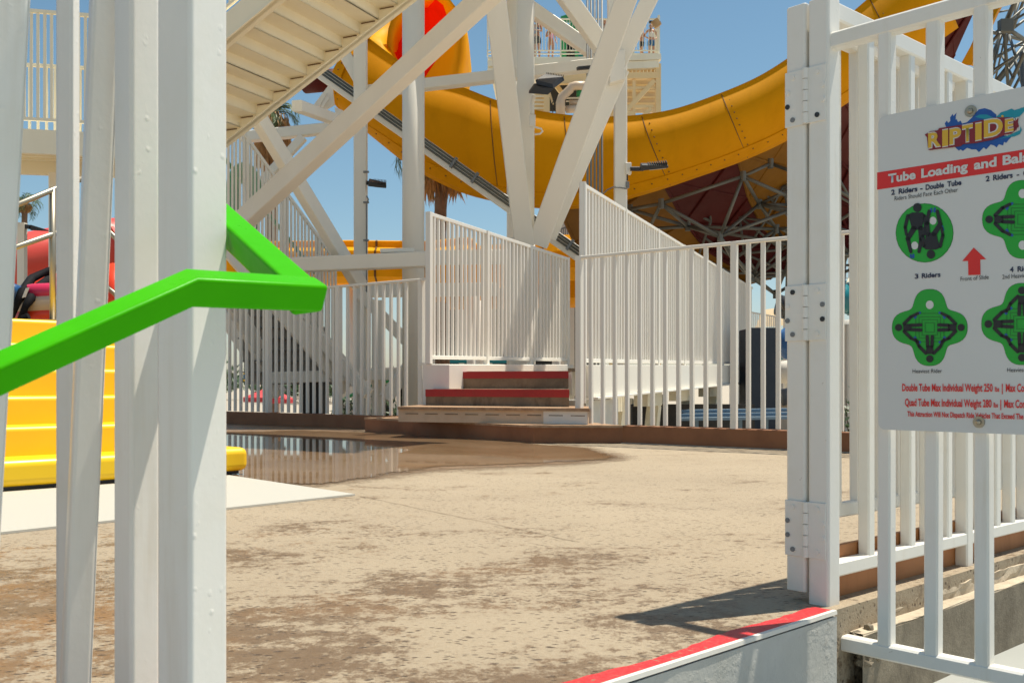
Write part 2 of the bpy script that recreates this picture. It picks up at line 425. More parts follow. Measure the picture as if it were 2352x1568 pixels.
# ============================================================ SETTING
eB = Vector((.741, .671, 0)); eA = Vector((.671, -.741, 0))     # along the deck edge / out from it towards the viewer
O = Vector((.951, 3.05, 0))                                     # gate post
Wp = Vector((.887, 2.896, 0)); dW = Vector((.719, .695, 0)).normalized(); nW = Vector((dW.y, -dW.x, 0))
RL, RR = Vector((1.233, 11.17, 0)), Vector((5.95, 7.50, 0)); dR = (RR - RL).normalized(); oR = Vector((-dR.y, dR.x, 0))
LA, LB = Vector((-1.303, 14.0, 0)), Vector((-5.536, 17.3, 0)); dL = (LB - LA).normalized(); oL = Vector((dL.y, -dL.x, 0))
Lfar = LA + dL * 20
struct(MB().poly([(-900, -300, -1), (900, -300, -1), (900, 1500, -1), (-900, 1500, -1)]).build("ground", 'outer'))
wl = Wp - dW * 6
deck_poly = [wl, Wp + dW * .06, O + eB * 6.75, RL, Vector((.9, 11.43, 0)), Vector((-.6, 13.4, 0)), LA, Lfar, Vector((-19, wl.y, 0))]
struct(MB().prism(deck_poly, -.95, 0).build("deck", 'deck', fix=True))
pf = [wl + nW * .02, Wp + nW * .02 + dW * .06, O + eB * 6.9 + eA * .05, Vector((9, 7, 0)), Vector((9, -3, 0)), Vector((-3, -4, 0))]
struct(MB().prism(pf, -.99, -.31).build("pool_floor", 'pool'))

# painted wall below the gateway with its white lip
w = thing("low_wall", "pale grey painted retaining wall under the red-edged gateway, scuffed face with a white lip", "wall", tuple(Wp - dW * 1.2 + Vector((0, 0, -.36))))
a, b = Wp - dW * 4.5, Wp + dW * .075
mb = MB(); N = 60
rows = []
for i in range(N + 1):
    p = a.lerp(b, i / N); rows.append([p + nW * .016 + Z3 * -.6, p + nW * (.016 + random.uniform(-.001, .001)) + Z3 * -.012])
mb.grid(rows)
mb.hexa([a + nW * .0 + Z3 * -.6, b + Z3 * -.6, b + nW * .012 + Z3 * -.6, a + nW * .012 + Z3 * -.6], [a + Z3 * -.012, b + Z3 * -.012, b + nW * .012 + Z3 * -.012, a + nW * .012 + Z3 * -.012])
mb.build("wall_face", 'wall', w)
mb = MB(); lo, hi = [], []
for i in range(N + 1):
    p = a.lerp(b, i / N); j = random.uniform(-.0025, .0025)
    lo.append([p + nW * .004 + Z3 * (.0055), p + nW * (.0175 + j * .5) + Z3 * .0055, p + nW * (.0185 + j * .5) + Z3 * -.006, p + nW * .015 + Z3 * -.008])
mb.grid(lo); mb.build("wall_lip", 'white', w)
mb = MB(); rows = []
for i in range(141):
    p = a.lerp(b, i / 140); s_ = max(0, (i - 120) / 20)
    wv = .050 + random.uniform(-.005, .005) + .008 * math.sin(i * .31) + .02 * s_
    rows.append([p + nW * .006 + Z3 * .004, p - nW * wv + Z3 * .004])
struct(mb.grid(rows).build("red_edge_line", 'red'))

# concrete edge beam under the far fence, its two ledges and the timber board
cw = thing("concrete_wall", "stained raw concrete edge beam with broken ledges under the picket fence by the sign", "wall", tuple(O + eB * .6 + eA * .03 + Z3 * -.36))
def strip(s0, s1, n0, n1, z0, z1, rough, n, mat, name, parent):
    rows = []
    for i in range(n + 1):
        q = O + eB * lerp(s0, s1, i / n); j = lambda k=1: random.uniform(-rough, rough) * k
        rows.append([q + eA * n1 + Z3 * z0, q + eA * (n1 + j()) + Z3 * ((z0 + z1) / 2), q + eA * (n1 + j()) + Z3 * (z1 + j(.5)), q + eA * (n0 + j(.3)) + Z3 * (z1 + j(.6)), q + eA * n0 + Z3 * z0])
    return MB().grid(rows).build(name, mat, parent)
strip(.02, 6.7, -.02, .115, -.60, -.085, .002, 60, 'rough', "beam_face", cw)
strip(.03, 6.7, -.02, .112, -.0845, -.078, .004, 90, 'ledge', "lower_ledge", cw)
strip(.03, 6.7, -.03, .062, -.078, -.035, .007, 150, 'ledge', "upper_ledge", cw)
mb = MB()
for i in range(16):
    q = O + eB * random.uniform(.03, .12) + eA * random.uniform(.088, .108) + Z3 * random.uniform(-.17, -.075)
    mb.ball(q, (random.uniform(.016, .034), random.uniform(.012, .02), random.uniform(.012, .026)), 7)
mb.v = [v + Vector((random.uniform(-.004, .004), random.uniform(-.004, .004), random.uniform(-.004, .004))) for v in mb.v]
mb.build("broken_corner", 'rough', cw)
tb = MB().beam(O + eB * .045 + eA * -.033 + Z3 * .02, O + eB * 6.7 + eA * -.033 + Z3 * .02, .02, .28).build("timber_board", 'wood')
tag(tb, "orange brown timber kick board along the foot of the fence behind the sign", "board")
# brown kerbs
kr = MB().beam(RL + oR * .06 + Z3 * .1, RR + oR * .06 + Z3 * .1, .12, .2, ch=.006)
tag(kr.build("kerb", 'kerb'), "brown painted kerb under the white fence right of the steps, pale shadow stripes before it", "kerb")
gr = []
mb = MB()
for i in range(61):
    p = RL.lerp(RR, i / 60); gr.append([p + Z3 * .012, p - oR * (.05 + random.uniform(-.012, .012)) + Z3 * .003])
struct(mb.grid(gr).build("kerb_footing", 'ledge'))
tag(MB().beam(LA + dL * .2 - oL * -.06 + Z3 * .1, LA + dL * 16 + oL * .06 + Z3 * .1, .12, .2, ch=.006).build("kerb", 'kerb'),
    "dark brown kerb in shade under the white fence left of the steps", "kerb")

# puddle and damp rim, ribbed mat, joint line in the deck
def blob(pts, z, jit, sub=6, seed=1):
    rnd = random.Random(seed); out = []
    n = len(pts)
    for i in range(n):
        a, b = Vector(pts[i]), Vector(pts[(i + 1) % n])
        for k in range(sub):
            q = a.lerp(b, k / sub); q = G(q.x + rnd.uniform(-jit, jit) * 4, q.y + rnd.uniform(-jit, jit)); q.z = z; out.append(q)
    return out
pud = [(380, 1000), (520, 993), (700, 990), (838, 993), (1000, 1004), (1225, 1021), (1330, 1028), (1412, 1050), (1390, 1056), (1300, 1060), (1150, 1067), (1020, 1071), (940, 1080), (860, 1094), (760, 1108), (690, 1114), (610, 1108), (540, 1099), (470, 1075), (380, 1050)]
dmp = [(300, 985), (520, 968), (838, 980), (838, 994), (1225, 1020), (1330, 1024), (1440, 1046), (1432, 1058), (1310, 1068), (1150, 1076), (1030, 1082), (950, 1090), (860, 1103), (690, 1121), (600, 1112), (540, 1101), (470, 1085), (300, 1060)]
def film_sheet(name, pts, z, mat, soft=.22, seed=1, jit=1.2, step=.08):
    ring = blob(pts, z, jit, 6, seed); n = len(ring)
    def sdist(x, y):
        best = 1e9; ins = False
        for i in range(n):
            a, b = ring[i], ring[(i + 1) % n]
            dx, dy = b.x - a.x, b.y - a.y; t = max(0, min(1, ((x - a.x) * dx + (y - a.y) * dy) / (dx * dx + dy * dy + 1e-12)))
            best = min(best, (x - a.x - dx * t) ** 2 + (y - a.y - dy * t) ** 2)
            if (a.y > y) != (b.y > y) and x < a.x + (y - a.y) / (b.y - a.y) * dx: ins = not ins
        return math.sqrt(best) * (1 if ins else -1)
    x0, x1 = min(p.x for p in ring) - soft, max(p.x for p in ring) + soft; y0, y1 = min(p.y for p in ring) - soft, max(p.y for p in ring) + soft
    nx, ny = int((x1 - x0) / step) + 2, int((y1 - y0) / step) + 2
    d = [[sdist(x0 + i * step, y0 + j * step) for i in range(nx)] for j in range(ny)]
    idx = {}; vs = []; fs = []; val = []
    def vid(i, j):
        if (i, j) not in idx:
            idx[(i, j)] = len(vs); vs.append((x0 + i * step, y0 + j * step, z)); val.append(max(0, min(1, .5 + d[j][i] / (2 * soft))))
        return idx[(i, j)]
    for j in range(ny - 1):
        for i in range(nx - 1):
            if max(d[j][i], d[j][i + 1], d[j + 1][i], d[j + 1][i + 1]) > -soft: fs.append((vid(i, j), vid(i + 1, j), vid(i + 1, j + 1), vid(i, j + 1)))
    ob = MB().add(vs, fs).build(name, mat, fix=False)
    ca = ob.data.attributes.new("wet", 'FLOAT', 'POINT')
    for k, v in enumerate(val): ca.data[k].value = v
    return struct(ob)
film_sheet("damp_patch", dmp, .004, 'damp', .35, 3, step=.12)
film_sheet("puddle", pud, .008, 'wet', .22, 5, step=.1)
mc, m1, m2 = Vector((-.937, 5.97, 0)), Vector((-.655, -.756, 0)), Vector((-.667, .745, 0))
mm = MB().prism([mc, mc + m2 * 2.2, mc + m2 * 2.2 + m1 * 4.2, mc + m1 * 4.2][::-1], .001, .012)
tag(mm.build("floor_mat", 'mat'), "white ribbed rubber matting lying on the deck before the yellow steps", "mat")
mb = MB(); q0 = mc + Vector((.02, -.01, .003))
q1 = G(1330, 1245); rows = []
for i in range(40):
    p = q0.lerp(q1, i / 39) + Vector((random.uniform(-.006, .006), random.uniform(-.006, .006), 0)); p.z = .003
    k_w = .5 + .5 * random.random(); rows.append([p, p + Vector((.0025, .007, 0)) * k_w])
struct(mb.grid(rows).build("joint_line", 'riser'))

# ============================================================ GATE POST, FENCES AND GATE BY THE SIGN
gf = thing("picket_fence", "white fence on the lower level that carries the tube loading sign", "fence", tuple(O + eA * .5 + Z3 * -.2), "white steel fences")
yawB = math.atan2(eB.y, eB.x)
ptop = 1.834
pm = MB().beam(O + Z3 * -.03, O + Z3 * ptop, .07, .07, eB, .006)
pm.build("gate_post", 'near', gf, bevel=.004)
MB().beam(O + eA * .012 + eB * .0 + Z3 * -.42, O + eA * .012 + Z3 * -.03, .05, .068, eB, .004).build("post_foot", 'near', gf)
B1 = O + eA * 1.9
MB().beam(O + eA * .035 + Z3 * 1.70, B1 + Z3 * 1.70, .045, .05, ch=.006).build("top_rail", 'near', gf)
MB().beam(O + eA * .036 + Z3 * -.105, B1 + Z3 * -.105, .045, .045, ch=.006).build("bottom_rail", 'near', gf)
for s in (.2, .338, .478, .618, .76, .90, 1.04, 1.18, 1.32, 1.46, 1.6, 1.74):
    picket(gf, O + eA * s, -.10, 1.69, yawB, .04, 'near', .005)
fb = thing("picket_fence", "white fence on the concrete edge beam running back right from the gate post", "fence", tuple(O + eB * .97 + Z3 * -.03), "white steel fences")
fence(fb, O + eB * .035, O + eB * 6.7, (.10, .10), (1.834, 1.834), [(.255 + .14 * i - .035) / 6.665 for i in range(46) if i % 11 != 5], .04, [(.97 + 1.54 * k - .035) / 6.665 for k in range(4)], .05, (-.06, 0), 'near', (.045, .045), topw=(.05, .055))
gt = thing("gate", "white picket gate folded back behind the fence, hanging on three hinges", "gate", tuple(O - eA * .078 + Z3 * .03))
g0, g1 = O - eA * .078, O - eA * .078 + eB * 1.96
MB().beam(g0 + Z3 * .03, g0 + Z3 * ptop, .068, .068, eB, .006).build("hinge_stile", 'near', gt, bevel=.004)
MB().beam(g1 + Z3 * .03, g1 + Z3 * ptop, .06, .06, eB, .005).build("latch_stile", 'near', gt)
MB().beam(g0 + eB * .034 + Z3 * 1.79, g1 - eB * .03 + Z3 * 1.79, .04, .05, ch=.005).build("top_rail", 'near', gt)
MB().beam(g0 + eB * .034 + Z3 * .26, g1 - eB * .03 + Z3 * .26, .036, .045, ch=.005).build("bottom_rail", 'near', gt)
for i in range(13): picket(gt, g0 + eB * (.195 + .14 * i), .27, 1.78, yawB, .036, 'near', .005)
for zc in (1.545, .885, .225):
    hh = .085
    hg = MB().box(g0 - eB * .0372 + Z3 * zc - eA * .002, (.064, .005, hh * 2), eA)
    hg.box(O - eB * .0372 + Z3 * zc - eA * .004, (.062, .005, hh * 2), eA)
    h = hg.build("hinge_plate", 'near', gt, bevel=.0015)
    kn = MB()
    for k in range(5):
        z0 = zc - hh + k * hh * .4; kn.tube([O - eA * .039 - eB * .041 + Z3 * (z0 + .001), O - eA * .039 - eB * .041 + Z3 * (z0 + hh * .4 - .001)], .0095, 12)
    kn.build("hinge_knuckle", 'near', h)
    for base, sg in ((g0 - eA * .002, -1), (O - eA * .004, 1)):
        for dz, du in ((.065, .004), (.022, .022), (-.022, .022), (-.065, .004)):
            p = base - eB * .0412 + eA * (du * sg) + Z3 * (zc + dz)
            scm = MB().tube([p + eB * .002, p - eB * .0018, p - eB * .0022, p - eB * .0012], [.0078, .0078, .0052, .005], 10)
            scm.m[-1] = 1
            scm.build("screw", [random.choice(('near', 'greymetal', 'black')), 'black'], h)

# ------------------------------------------------------------ the sign
so = O + eA * .05 - eB * .030
def S(x, y, off=0.0):                 # photo pixel -> point on the sign's face
    d = P(x, y, 1) - cam.location
    n = -eB; p0 = so + n * off
    t = (p0 - cam.location).dot(n) / d.dot(n)
    return cam.location + d * t
sg = thing("sign", "white tube loading and balance sign with green raft diagrams bolted to the near fence", "sign", tuple(S(2180, 985)))
tl, bl = S(2010, 272), S(2025, 986)
s0 = ((tl - so).dot(eA) + (bl - so).dot(eA)) / 2; s1 = s0 + .98
zt_, zb_ = tl.z + .002, bl.z
pts = []
rc = .02
for cx, cz, a0 in ((s0 + rc, zb_ + rc, 180), (s1 - rc, zb_ + rc, 270), (s1 - rc, zt_ - rc, 0), (s0 + rc, zt_ - rc, 90)):
    for k in range(5):
        a = R(a0 + 22.5 * k); pts.append((cx + rc * math.cos(a), cz + rc * math.sin(a)))
f = [so + eA * u + Z3 * z for u, z in pts]; k_ = [p + eB * .006 for p in f]
n = len(f)
MB().add(f + k_, [tuple(range(n)), tuple(range(n, 2 * n))[::-1]] + [(i, n + i, n + (i + 1) % n, (i + 1) % n) for i in range(n)]).build("sign_board", 'board', sg)
LAY = [0]
def art(name, mat, polys, layer, parent=None):
    mb = MB()
    for pg in polys: mb.poly([S(x, y, .0006 + .0006 * layer) for x, y in pg])
    return mb.build(name, mat, parent or sg, fix=False)
def circ(cx, cy, rx, ry=None, n=28): return [(cx + rx * math.cos(2 * math.pi * i / n), cy + (ry or rx) * math.sin(2 * math.pi * i / n)) for i in range(n)]
def stroke(p, q, w, w2=None):
    p, q = Vector(p), Vector(q); d = (q - p).normalized(); m = Vector((-d.y, d.x)); w2 = w2 or w
    a = math.atan2(m.y, m.x); out = []
    for k in range(7): t = a + math.pi * k / 6; out.append((p.x + math.cos(t) * w / 2, p.y + math.sin(t) * w / 2))
    for k in range(7): t = a + math.pi + math.pi * k / 6; out.append((q.x + math.cos(t) * w2 / 2, q.y + math.sin(t) * w2 / 2))
    return out
def text(name, body, x, y, xw, cap, mat, layer=3, bold=0.0, y2=None, serif=False, parent=None, zline=None):
    """lettering whose baseline starts at photo pixel (x, y), ends near xw, cap height in photo px"""
    cu = bpy.data.curves.new(name, 'FONT'); cu.body = body; cu.size = 1.0; cu.offset = bold; cu.resolution_u = 4
    cu.fill_mode = 'FRONT'
    ob = bpy.data.objects.new(name, cu); col.objects.link(ob)
    bpy.context.view_layer.update()
    me = bpy.data.meshes.new_from_object(ob.evaluated_get(bpy.context.evaluated_depsgraph_get()))
    bpy.data.objects.remove(ob); me.materials.clear(); me.materials.append(M[mat])
    xs = [v.co.x for v in me.vertices]; lo, hi = min(xs), max(xs)
    p0, pw, pc = S(x, y, .0006 + .0006 * layer), S(xw, y if y2 is None else y2, .0006 + .0006 * layer), S(x, y - cap, .0006 + .0006 * layer)
    W, H = (pw - p0).dot(eA), (pc - p0).z
    if zline: p0.z, H = zline
    ch = .729                                   # cap height of the built-in face at size 1
    if serif:                                   # slab feet at the stems: bars at baseline and cap line
        pass
    for v in me.vertices:
        u = (v.co.x - lo) / (hi - lo) * W; z = v.co.y / ch * H
        v.co = p0 + eA * u + Z3 * z
    o = bpy.data.objects.new(name, me); col.objects.link(o); put(o, parent or sg); return o
# banner and headings
def line(name, words, y, cap, mat, bold):
    x0 = words[0][1]; a_, b_ = S(x0, y, .002), S(x0, y - cap, .002); zl = (a_.z, (b_ - a_).z)
    for wd, xa, xb in words:
        k = .62 if wd == "lbs" else 1.0
        text(name, wd, xa, y, xb, cap, mat, 2, bold, zline=(zl[0], zl[1] * k))
art("banner", 'sred', [[(2014.5, 396.5), (2420, 333), (2420, 376), (2014.5, 436)]], 0)
line("banner_lettering", [("Tube", 2040, 2103), ("Loading", 2116, 2223), ("and", 2237, 2289), ("Balance", 2303, 2424)], 420, 20, 'board', .036)
def heading(words, y, cap): line("heading", words, y, cap, 'snavy', .030)
heading([("2", 2047, 2055), ("Riders", 2064, 2107), ("-", 2113.5, 2119), ("Double", 2126, 2168), ("Tube", 2175.5, 2208)], 448, 12)
heading([("2", 2264, 2273), ("Riders", 2281, 2326), ("-", 2335, 2341), ("Quad", 2350, 2384), ("Tube", 2392, 2424)], 417, 12.5)
heading([("3", 2101, 2109), ("Riders", 2117, 2160)], 640, 11)
heading([("4", 2319.5, 2328), ("Riders", 2337, 2382)], 625, 12)
def small(words, y, cap): line("caption", words, y, cap, 'sblack', .0)
small([("Riders Should Face Each Other", 2054.5, 2200)], 461, 10)
small([("Front of Slide", 2206, 2271)], 645.5, 10)
small([("2nd Heaviest Rider", 2302, 2394)], 641, 10.5)
small([("Heaviest Rider", 2096, 2163.5)], 856.5, 9.5)
small([("Heaviest Rider", 2313.5, 2386)], 854, 10)
def rule(words, y, cap): line("weight_rule", words, y, cap, 'sred', .026)
rule([("Double Tube Max Individual Weight 250", 2072, 2280), ("lbs", 2285, 2295), ("|", 2301, 2303), ("Max Combined Weight", 2310, 2440)], 897.5, 17)
rule([("Quad Tube Max Individual Weight 280", 2078.5, 2277.5), ("lbs", 2282, 2292), ("|", 2297.5, 2299.5), ("Max Combined Weight", 2306, 2436)], 931.5, 17)
rule([("This Attraction Will Not Dispatch Ride Vehicles That Exceed The Limit", 2084, 2376)], 955.5, 12)
# round raft with two riders
art("raft_outline", 'sdgreen', [circ(2123.6, 535, 66.5, 68)], 0)
art("raft_diagram", 'sgreen', [circ(2123.6, 535, 65, 66.5)], 1)
art("raft_hole", 'board', [circ(2101, 564, 8, 9)], 2); art("raft_hole", 'board', [circ(2143, 507, 8, 9)], 2)
art("raft_handle", 'sblue', [stroke((2139, 480), (2139, 486), 5), stroke((2147, 479), (2146, 486), 5), stroke((2092, 586), (2093, 591), 5), stroke((2098, 585), (2098, 591), 5), stroke((2164, 519), (2167, 528), 4)], 2)
def rider_a(ox, oy, k, fl):
    T = lambda x, y: (ox + x * k * fl, oy + y * k * fl)
    return [circ(*T(0, -43), 10 * k, 10.5 * k, 20), [T(-22, -27), T(-12, -32), T(12, -32), T(18, -26), T(13, -8), T(11, 8), T(-13, 8), T(-16, -8)],
            stroke(T(-22, -24), T(-28, 2), 8 * k), stroke(T(-28, 2), T(-25, 19), 7 * k), stroke(T(16, -24), T(19, 0), 8 * k), stroke(T(19, 0), T(15, 18), 7 * k),
            stroke(T(-8, 5), T(-22, 28), 13 * k, 11 * k), stroke(T(-22, 28), T(-15, 58), 10 * k, 8 * k), stroke(T(8, 5), T(9, 30), 13 * k, 11 * k), stroke(T(9, 30), T(4, 58), 10 * k, 8 * k)]
art("rider_figure", 'sblack', rider_a(2107, 520, 1.0, 1), 3)
art("rider_figure", 'sblack', rider_a(2138, 542, .98, -1), 4)
# clover rafts
def clover(cx, cy, w, h, n=72):
    out = []
    for i in range(n):
        t = 2 * math.pi * i / n; c = math.cos(4 * t); r = .85 + .15 * c - .03 * math.cos(8 * t)
        out.append((cx + w * r * math.cos(t), cy + h * r * math.sin(t)))
    return out
def rider_b(cx, cy, k, ang):
    c, s = math.cos(ang), math.sin(ang)
    T = lambda x, y: (cx + (x * c - y * s) * k, cy + (x * s + y * c) * k)
    return [circ(*T(0, 73), 8.5 * k, None, 16), [T(-9, 62), T(9, 62), T(8, 42), T(-8, 42)], stroke(T(-9, 60), T(-25, 44), 8 * k), stroke(T(-25, 44), T(-33, 28), 7 * k), stroke(T(9, 60), T(25, 44), 8 * k),
            stroke(T(25, 44), T(33, 28), 7 * k), stroke(T(-5, 44), T(-6, 21), 8 * k), stroke(T(5, 44), T(6, 21), 8 * k)]
def quad(cx, cy, w, h, sides, hole=()):
    art("raft_outline", 'sdgreen', [clover(cx, cy, w + 1.2, h + 1.2)], 0)
    art("raft_diagram", 'sgreen', [clover(cx, cy, w, h)], 1)
    ring = []
    for q in (34, 26, 19, 12): ring.append((q, q - 2.2))
    ps = []
    for a, b in ring:
        for x0, y0, x1, y1 in ((-a, -a, a, -b), (-a, b, a, a), (-a, -b, -b, b), (b, -b, a, b)):
            k = w / 90; ps.append([(cx + x0 * k, cy + y0 * k), (cx + x1 * k, cy + y0 * k), (cx + x1 * k, cy + y1 * k), (cx + x0 * k, cy + y1 * k)])
    art("raft_tread", 'sdgreen', ps, 2)
    k = w / 90; hs = []
    for a in range(4):
        for sx in (-1, 1):
            an = math.pi / 2 * a; x, y = sx * 33, 27
            px, py = x * math.cos(an) - y * math.sin(an), x * math.sin(an) + y * math.cos(an)
            dx, dy = math.cos(an + 1.2 * -sx) * 4, math.sin(an + 1.2 * -sx) * 4
            hs.append(stroke((cx + (px - dx) * k, cy + (py - dy) * k), (cx + (px + dx) * k, cy + (py + dy) * k), 6 * k))
    art("raft_handle", 'sblue', hs, 3)
    for x, y in hole: art("raft_hole", 'board', [circ(cx + x * k, cy + y * k, 9 * k, 10 * k)], 2)
    for a in sides: art("rider_figure", 'sblack', rider_b(cx, cy, k, a), 4)
quad(2135.5, 752, 88.5, 90, (0, math.pi / 2, -math.pi / 2), [(0, -53)])
quad(2349, 504, 95, 92, (math.pi / 2, -math.pi / 2), [(0, -56), (0, 56)])
quad(2347, 744, 95, 96, (0, math.pi / 2, -math.pi / 2, math.pi))
art("arrow", 'sred', [[(2236.5, 568.5), (2265, 595.5), (2251.5, 596), (2252, 631), (2224, 632), (2223.5, 599.5), (2210, 599.5)]], 1)
# logo: wave, shark, lettering
def zz(c): return [(1919.2 + x * .1840, 225.8 + y * .1840) for x, y in c]
art("logo_wave", 'sblue', [zz([(1380, 360), (1362, 315), (1390, 280), (1405, 310), (1432, 285), (1430, 240), (1462, 195), (1470, 225), (1512, 180), (1500, 230), (1500, 270), (1512, 262), (1528, 300), (1560, 280), (1580, 318), (1640, 300), (1700, 245), (1740, 190), (1790, 140), (1860, 125), (1940, 150), (2010, 210), (2000, 260), (1700, 330), (1400, 380)]),
                           zz([(1480, 600), (1560, 470), (1800, 420), (2200, 480), (2160, 520), (2130, 560), (2105, 545), (2090, 590), (2040, 575), (2010, 615), (1975, 590), (1935, 580), (1880, 640), (1850, 615), (1790, 675), (1755, 640), (1700, 640), (1640, 620), (1590, 660), (1560, 640), (1540, 655), (1520, 640), (1500, 620)])], 0)
art("logo_shark", 'steal', [zz([(1740, 235), (1800, 205), (1890, 205), (1990, 250), (2060, 180), (2150, 150), (2200, 130), (2230, 150), (2300, 130), (2380, 100), (2370, 150), (2330, 195), (2290, 235), (2200, 260), (2050, 290), (1900, 270)]),
                            zz([(2050, 510), (2180, 455), (2300, 400), (2310, 350), (2325, 400), (2300, 450), (2230, 480), (2130, 490)])], 1)
art("logo_shark_mouth", 'smaroon', [zz([(2200, 260), (2290, 235), (2275, 300), (2290, 350), (2250, 410), (2180, 440)])], 2)
art("logo_teeth", 'board', [zz([(2215, 262), (2240, 245), (2245, 285)]), zz([(2245, 245), (2275, 235), (2262, 275)]), zz([(2200, 430), (2215, 395), (2228, 425)]), zz([(2228, 425), (2245, 380), (2255, 412)]), zz([(2255, 410), (2272, 365), (2282, 395)]), zz([(2275, 238), (2290, 232), (2282, 262)])], 3)
art("logo_eye", 'sgold', [[(1919.2 + x * .184, 225.8 + y * .184) for x, y in circ(2083, 225, 16, 14)]], 3)
art("logo_backing", 'smaroon', [zz([(1112, 455), (1180, 415), (1275, 400), (1290, 375), (1620, 325), (1740, 290), (2000, 240), (2200, 242), (2250, 400), (2190, 445), (2120, 455), (1960, 520), (1760, 560), (1590, 575), (1560, 600), (1280, 635), (1180, 650), (1155, 640), (1140, 490)])], 4)
LET = {'R': (1150, 632, 1318, 196), 'I': (1326, 612, 1408, 215), 'P': (1416, 590, 1572, 205), 'T': (1574, 560, 1716, 220), 'I2': (1738, 535, 1826, 220), 'D': (1846, 500, 2092, 225), 'E': (2108, 435, 2225, 165)}
for ch, (x0, yb, x1, h) in LET.items():
    for wd, mt, ly in ((.075, 'board', 5), (.03, 'sgold', 6)):
        d = 3 if wd > .05 else 0
        ax, ay = 1919.2 + (x0 + 5) * .184, 225.8 + yb * .184
        text("logo_lettering", ch[0], ax, ay - 3, 1919.2 + (x1 - 3) * .184, h * .184 * .92, mt, ly, wd, ay - 3 - (x1 - x0) * .184 * .15)
for cx, cy in ((2230, 256), (2249, 969)):
    p = S(cx, cy); mb = MB().tube([p, p - eB * .004], .0155, 18); mb.ball(p - eB * .006, .008, 10); mb.build("bolt", 'stainless', sg)

# ============================================================ NEAR LEFT FENCE AND GREEN HANDRAIL
nf = thing("picket_fence", "thickly painted white fence close to the viewer at the left of the gateway", "fence", (-.49, 1.56, 0), "white steel fences")
dA = Vector((-.65, .76, 0)).normalized()
LP = Vector((-.487, 1.545, 0))
def near_post(px0, pxm, px1, Y, name, z1=1.86):
    # square tube whose two visible faces meet at pxm
    c = P((px0 + px1) / 2, 880, Y); c.z = 0
    v = Vector((c.x, c.y, 0)).normalized(); r = Vector((v.y, -v.x, 0))
    fl, fr = (pxm - px0), (px1 - pxm); w = math.hypot(fl, fr) / FPX * Y
    an = math.atan2(fr, fl)                          # face widths = w cos, w sin
    ex = (r * math.cos(an) + v * math.sin(an) * 1).normalized()
    o = MB().beam(c + Z3 * -.3, c + Z3 * z1, w, w, Vector((-ex.y, ex.x, 0)), .005).build(name, 'near', nf, bevel=.004)
    return o, c
_, c0 = near_post(363, 447, 522, 1.56, "gate_post")
_, c1 = near_post(262, 326, 366, 1.66, "picket", 1.83)
c2 = P(240, 880, 1.70)
MB().beam(P(246, -110, 1.70), P(172, 1600, 1.70), .047, .036, (.5, -.8, 0), .005).build("picket", 'near', nf, bevel=.004)
_, c3 = near_post(128, 146, 184, 1.86, "picket", 1.83)
MB().beam(P(12, -160, 1.50), P(-92, 1700, 1.50), .075, .05, (.5, -.8, 0), .005).build("picket", 'near', nf, bevel=.004)
MB().beam(c0 + Z3 * 1.80, c3 + Vector((-.1, .12, 1.80)), .045, .045, ch=.005).build("top_rail", 'near', nf)
MB().beam(c0 + Z3 * .02, c3 + Vector((-.1, .12, .02)), .045, .045, ch=.005).build("bottom_rail", 'near', nf)

hr = thing("handrail", "bright green square handrail crossing in front of the near white posts", "handrail", (-.5, 1.2, 0))
def sq_path(pts, w, h, name, mat, parent, roll=0.0):
    pts = [Vector(p) for p in pts]; rows = []
    for i, p in enumerate(pts):
        d = ((pts[min(i + 1, len(pts) - 1)] - p).normalized() + (p - pts[max(0, i - 1)]).normalized())
        d.normalize(); x = d.cross(Z3).normalized(); u = Z3
        x, u = x * math.cos(roll) - u * math.sin(roll), u * math.cos(roll) + x * math.sin(roll)
        k = 1.0
        rows.append([p - x * w / 2 - u * h / 2, p + x * w / 2 - u * h / 2, p + x * w / 2 + u * h / 2, p - x * w / 2 + u * h / 2])
    mb = MB().grid(rows, closed=True); n = len(mb.v)
    mb.f += [(0, 1, 2, 3), (n - 1, n - 2, n - 3, n - 4)]; mb.m += [0, 0]
    return mb.build(name, mat, parent, bevel=.006, seg=3)
sq_path([P(-230, 960, 1.02), P(435, 661, 1.23), P(733, 676, 1.36)], .040, .039, "front_rail", 'green', hr, R(24))
MB().beam(P(706, 690, 1.40), P(440, 445, 1.78), .043, .043, (.11, -.44, .887)).build("return_rail", 'green', hr, bevel=.006, seg=3)

# ============================================================ STEPS, FENCES BEHIND
st = thing("steps", "flight of four short steps with red nosings, brown treads and a pale slotted riser", "steps", (0, 12.2, 0))
b1 = [(-2.02, 13.76), (.238, 11.17), (1.233, 11.17), (.9, 12.2), (-1.2, 14.4)]
MB().prism(b1, .001, .175).build("bottom_step", 'kerb', st)
MB().prism([(-2.03, 13.77), (.236, 11.15), (1.235, 11.15), (.9, 12.2), (-1.2, 14.4)], .175, .2).build("step_tread", 'tread', st)
b2 = [(-1.394, 12.28), (.86, 11.40), (1.0, 12.4), (-1.1, 13.9)]
MB().prism(b2, .2, .352).build("slotted_riser", 'riserpaint', st)
wp = Vector((.86, 11.40, 0)) + (Vector((-1.394, 12.28, 0)) - Vector((.86, 11.40, 0))) * .22; nn_ = Vector((-.364, -.931, 0))
MB().add([wp + nn_ * .003 + Z3 * .203, Vector((.86, 11.40, .203)) + nn_ * .003, Vector((.86, 11.40, .350)) + nn_ * .003, wp + nn_ * .003 + Z3 * .350], [(0, 1, 2, 3)]).build("white_riser_panel", 'white', st)
ins = MB()
d2 = (Vector((.86, 11.40, 0)) - Vector((-1.394, 12.28, 0))); L2 = d2.length; d2.normalize(); n2_ = Vector((d2.y, -d2.x, 0))
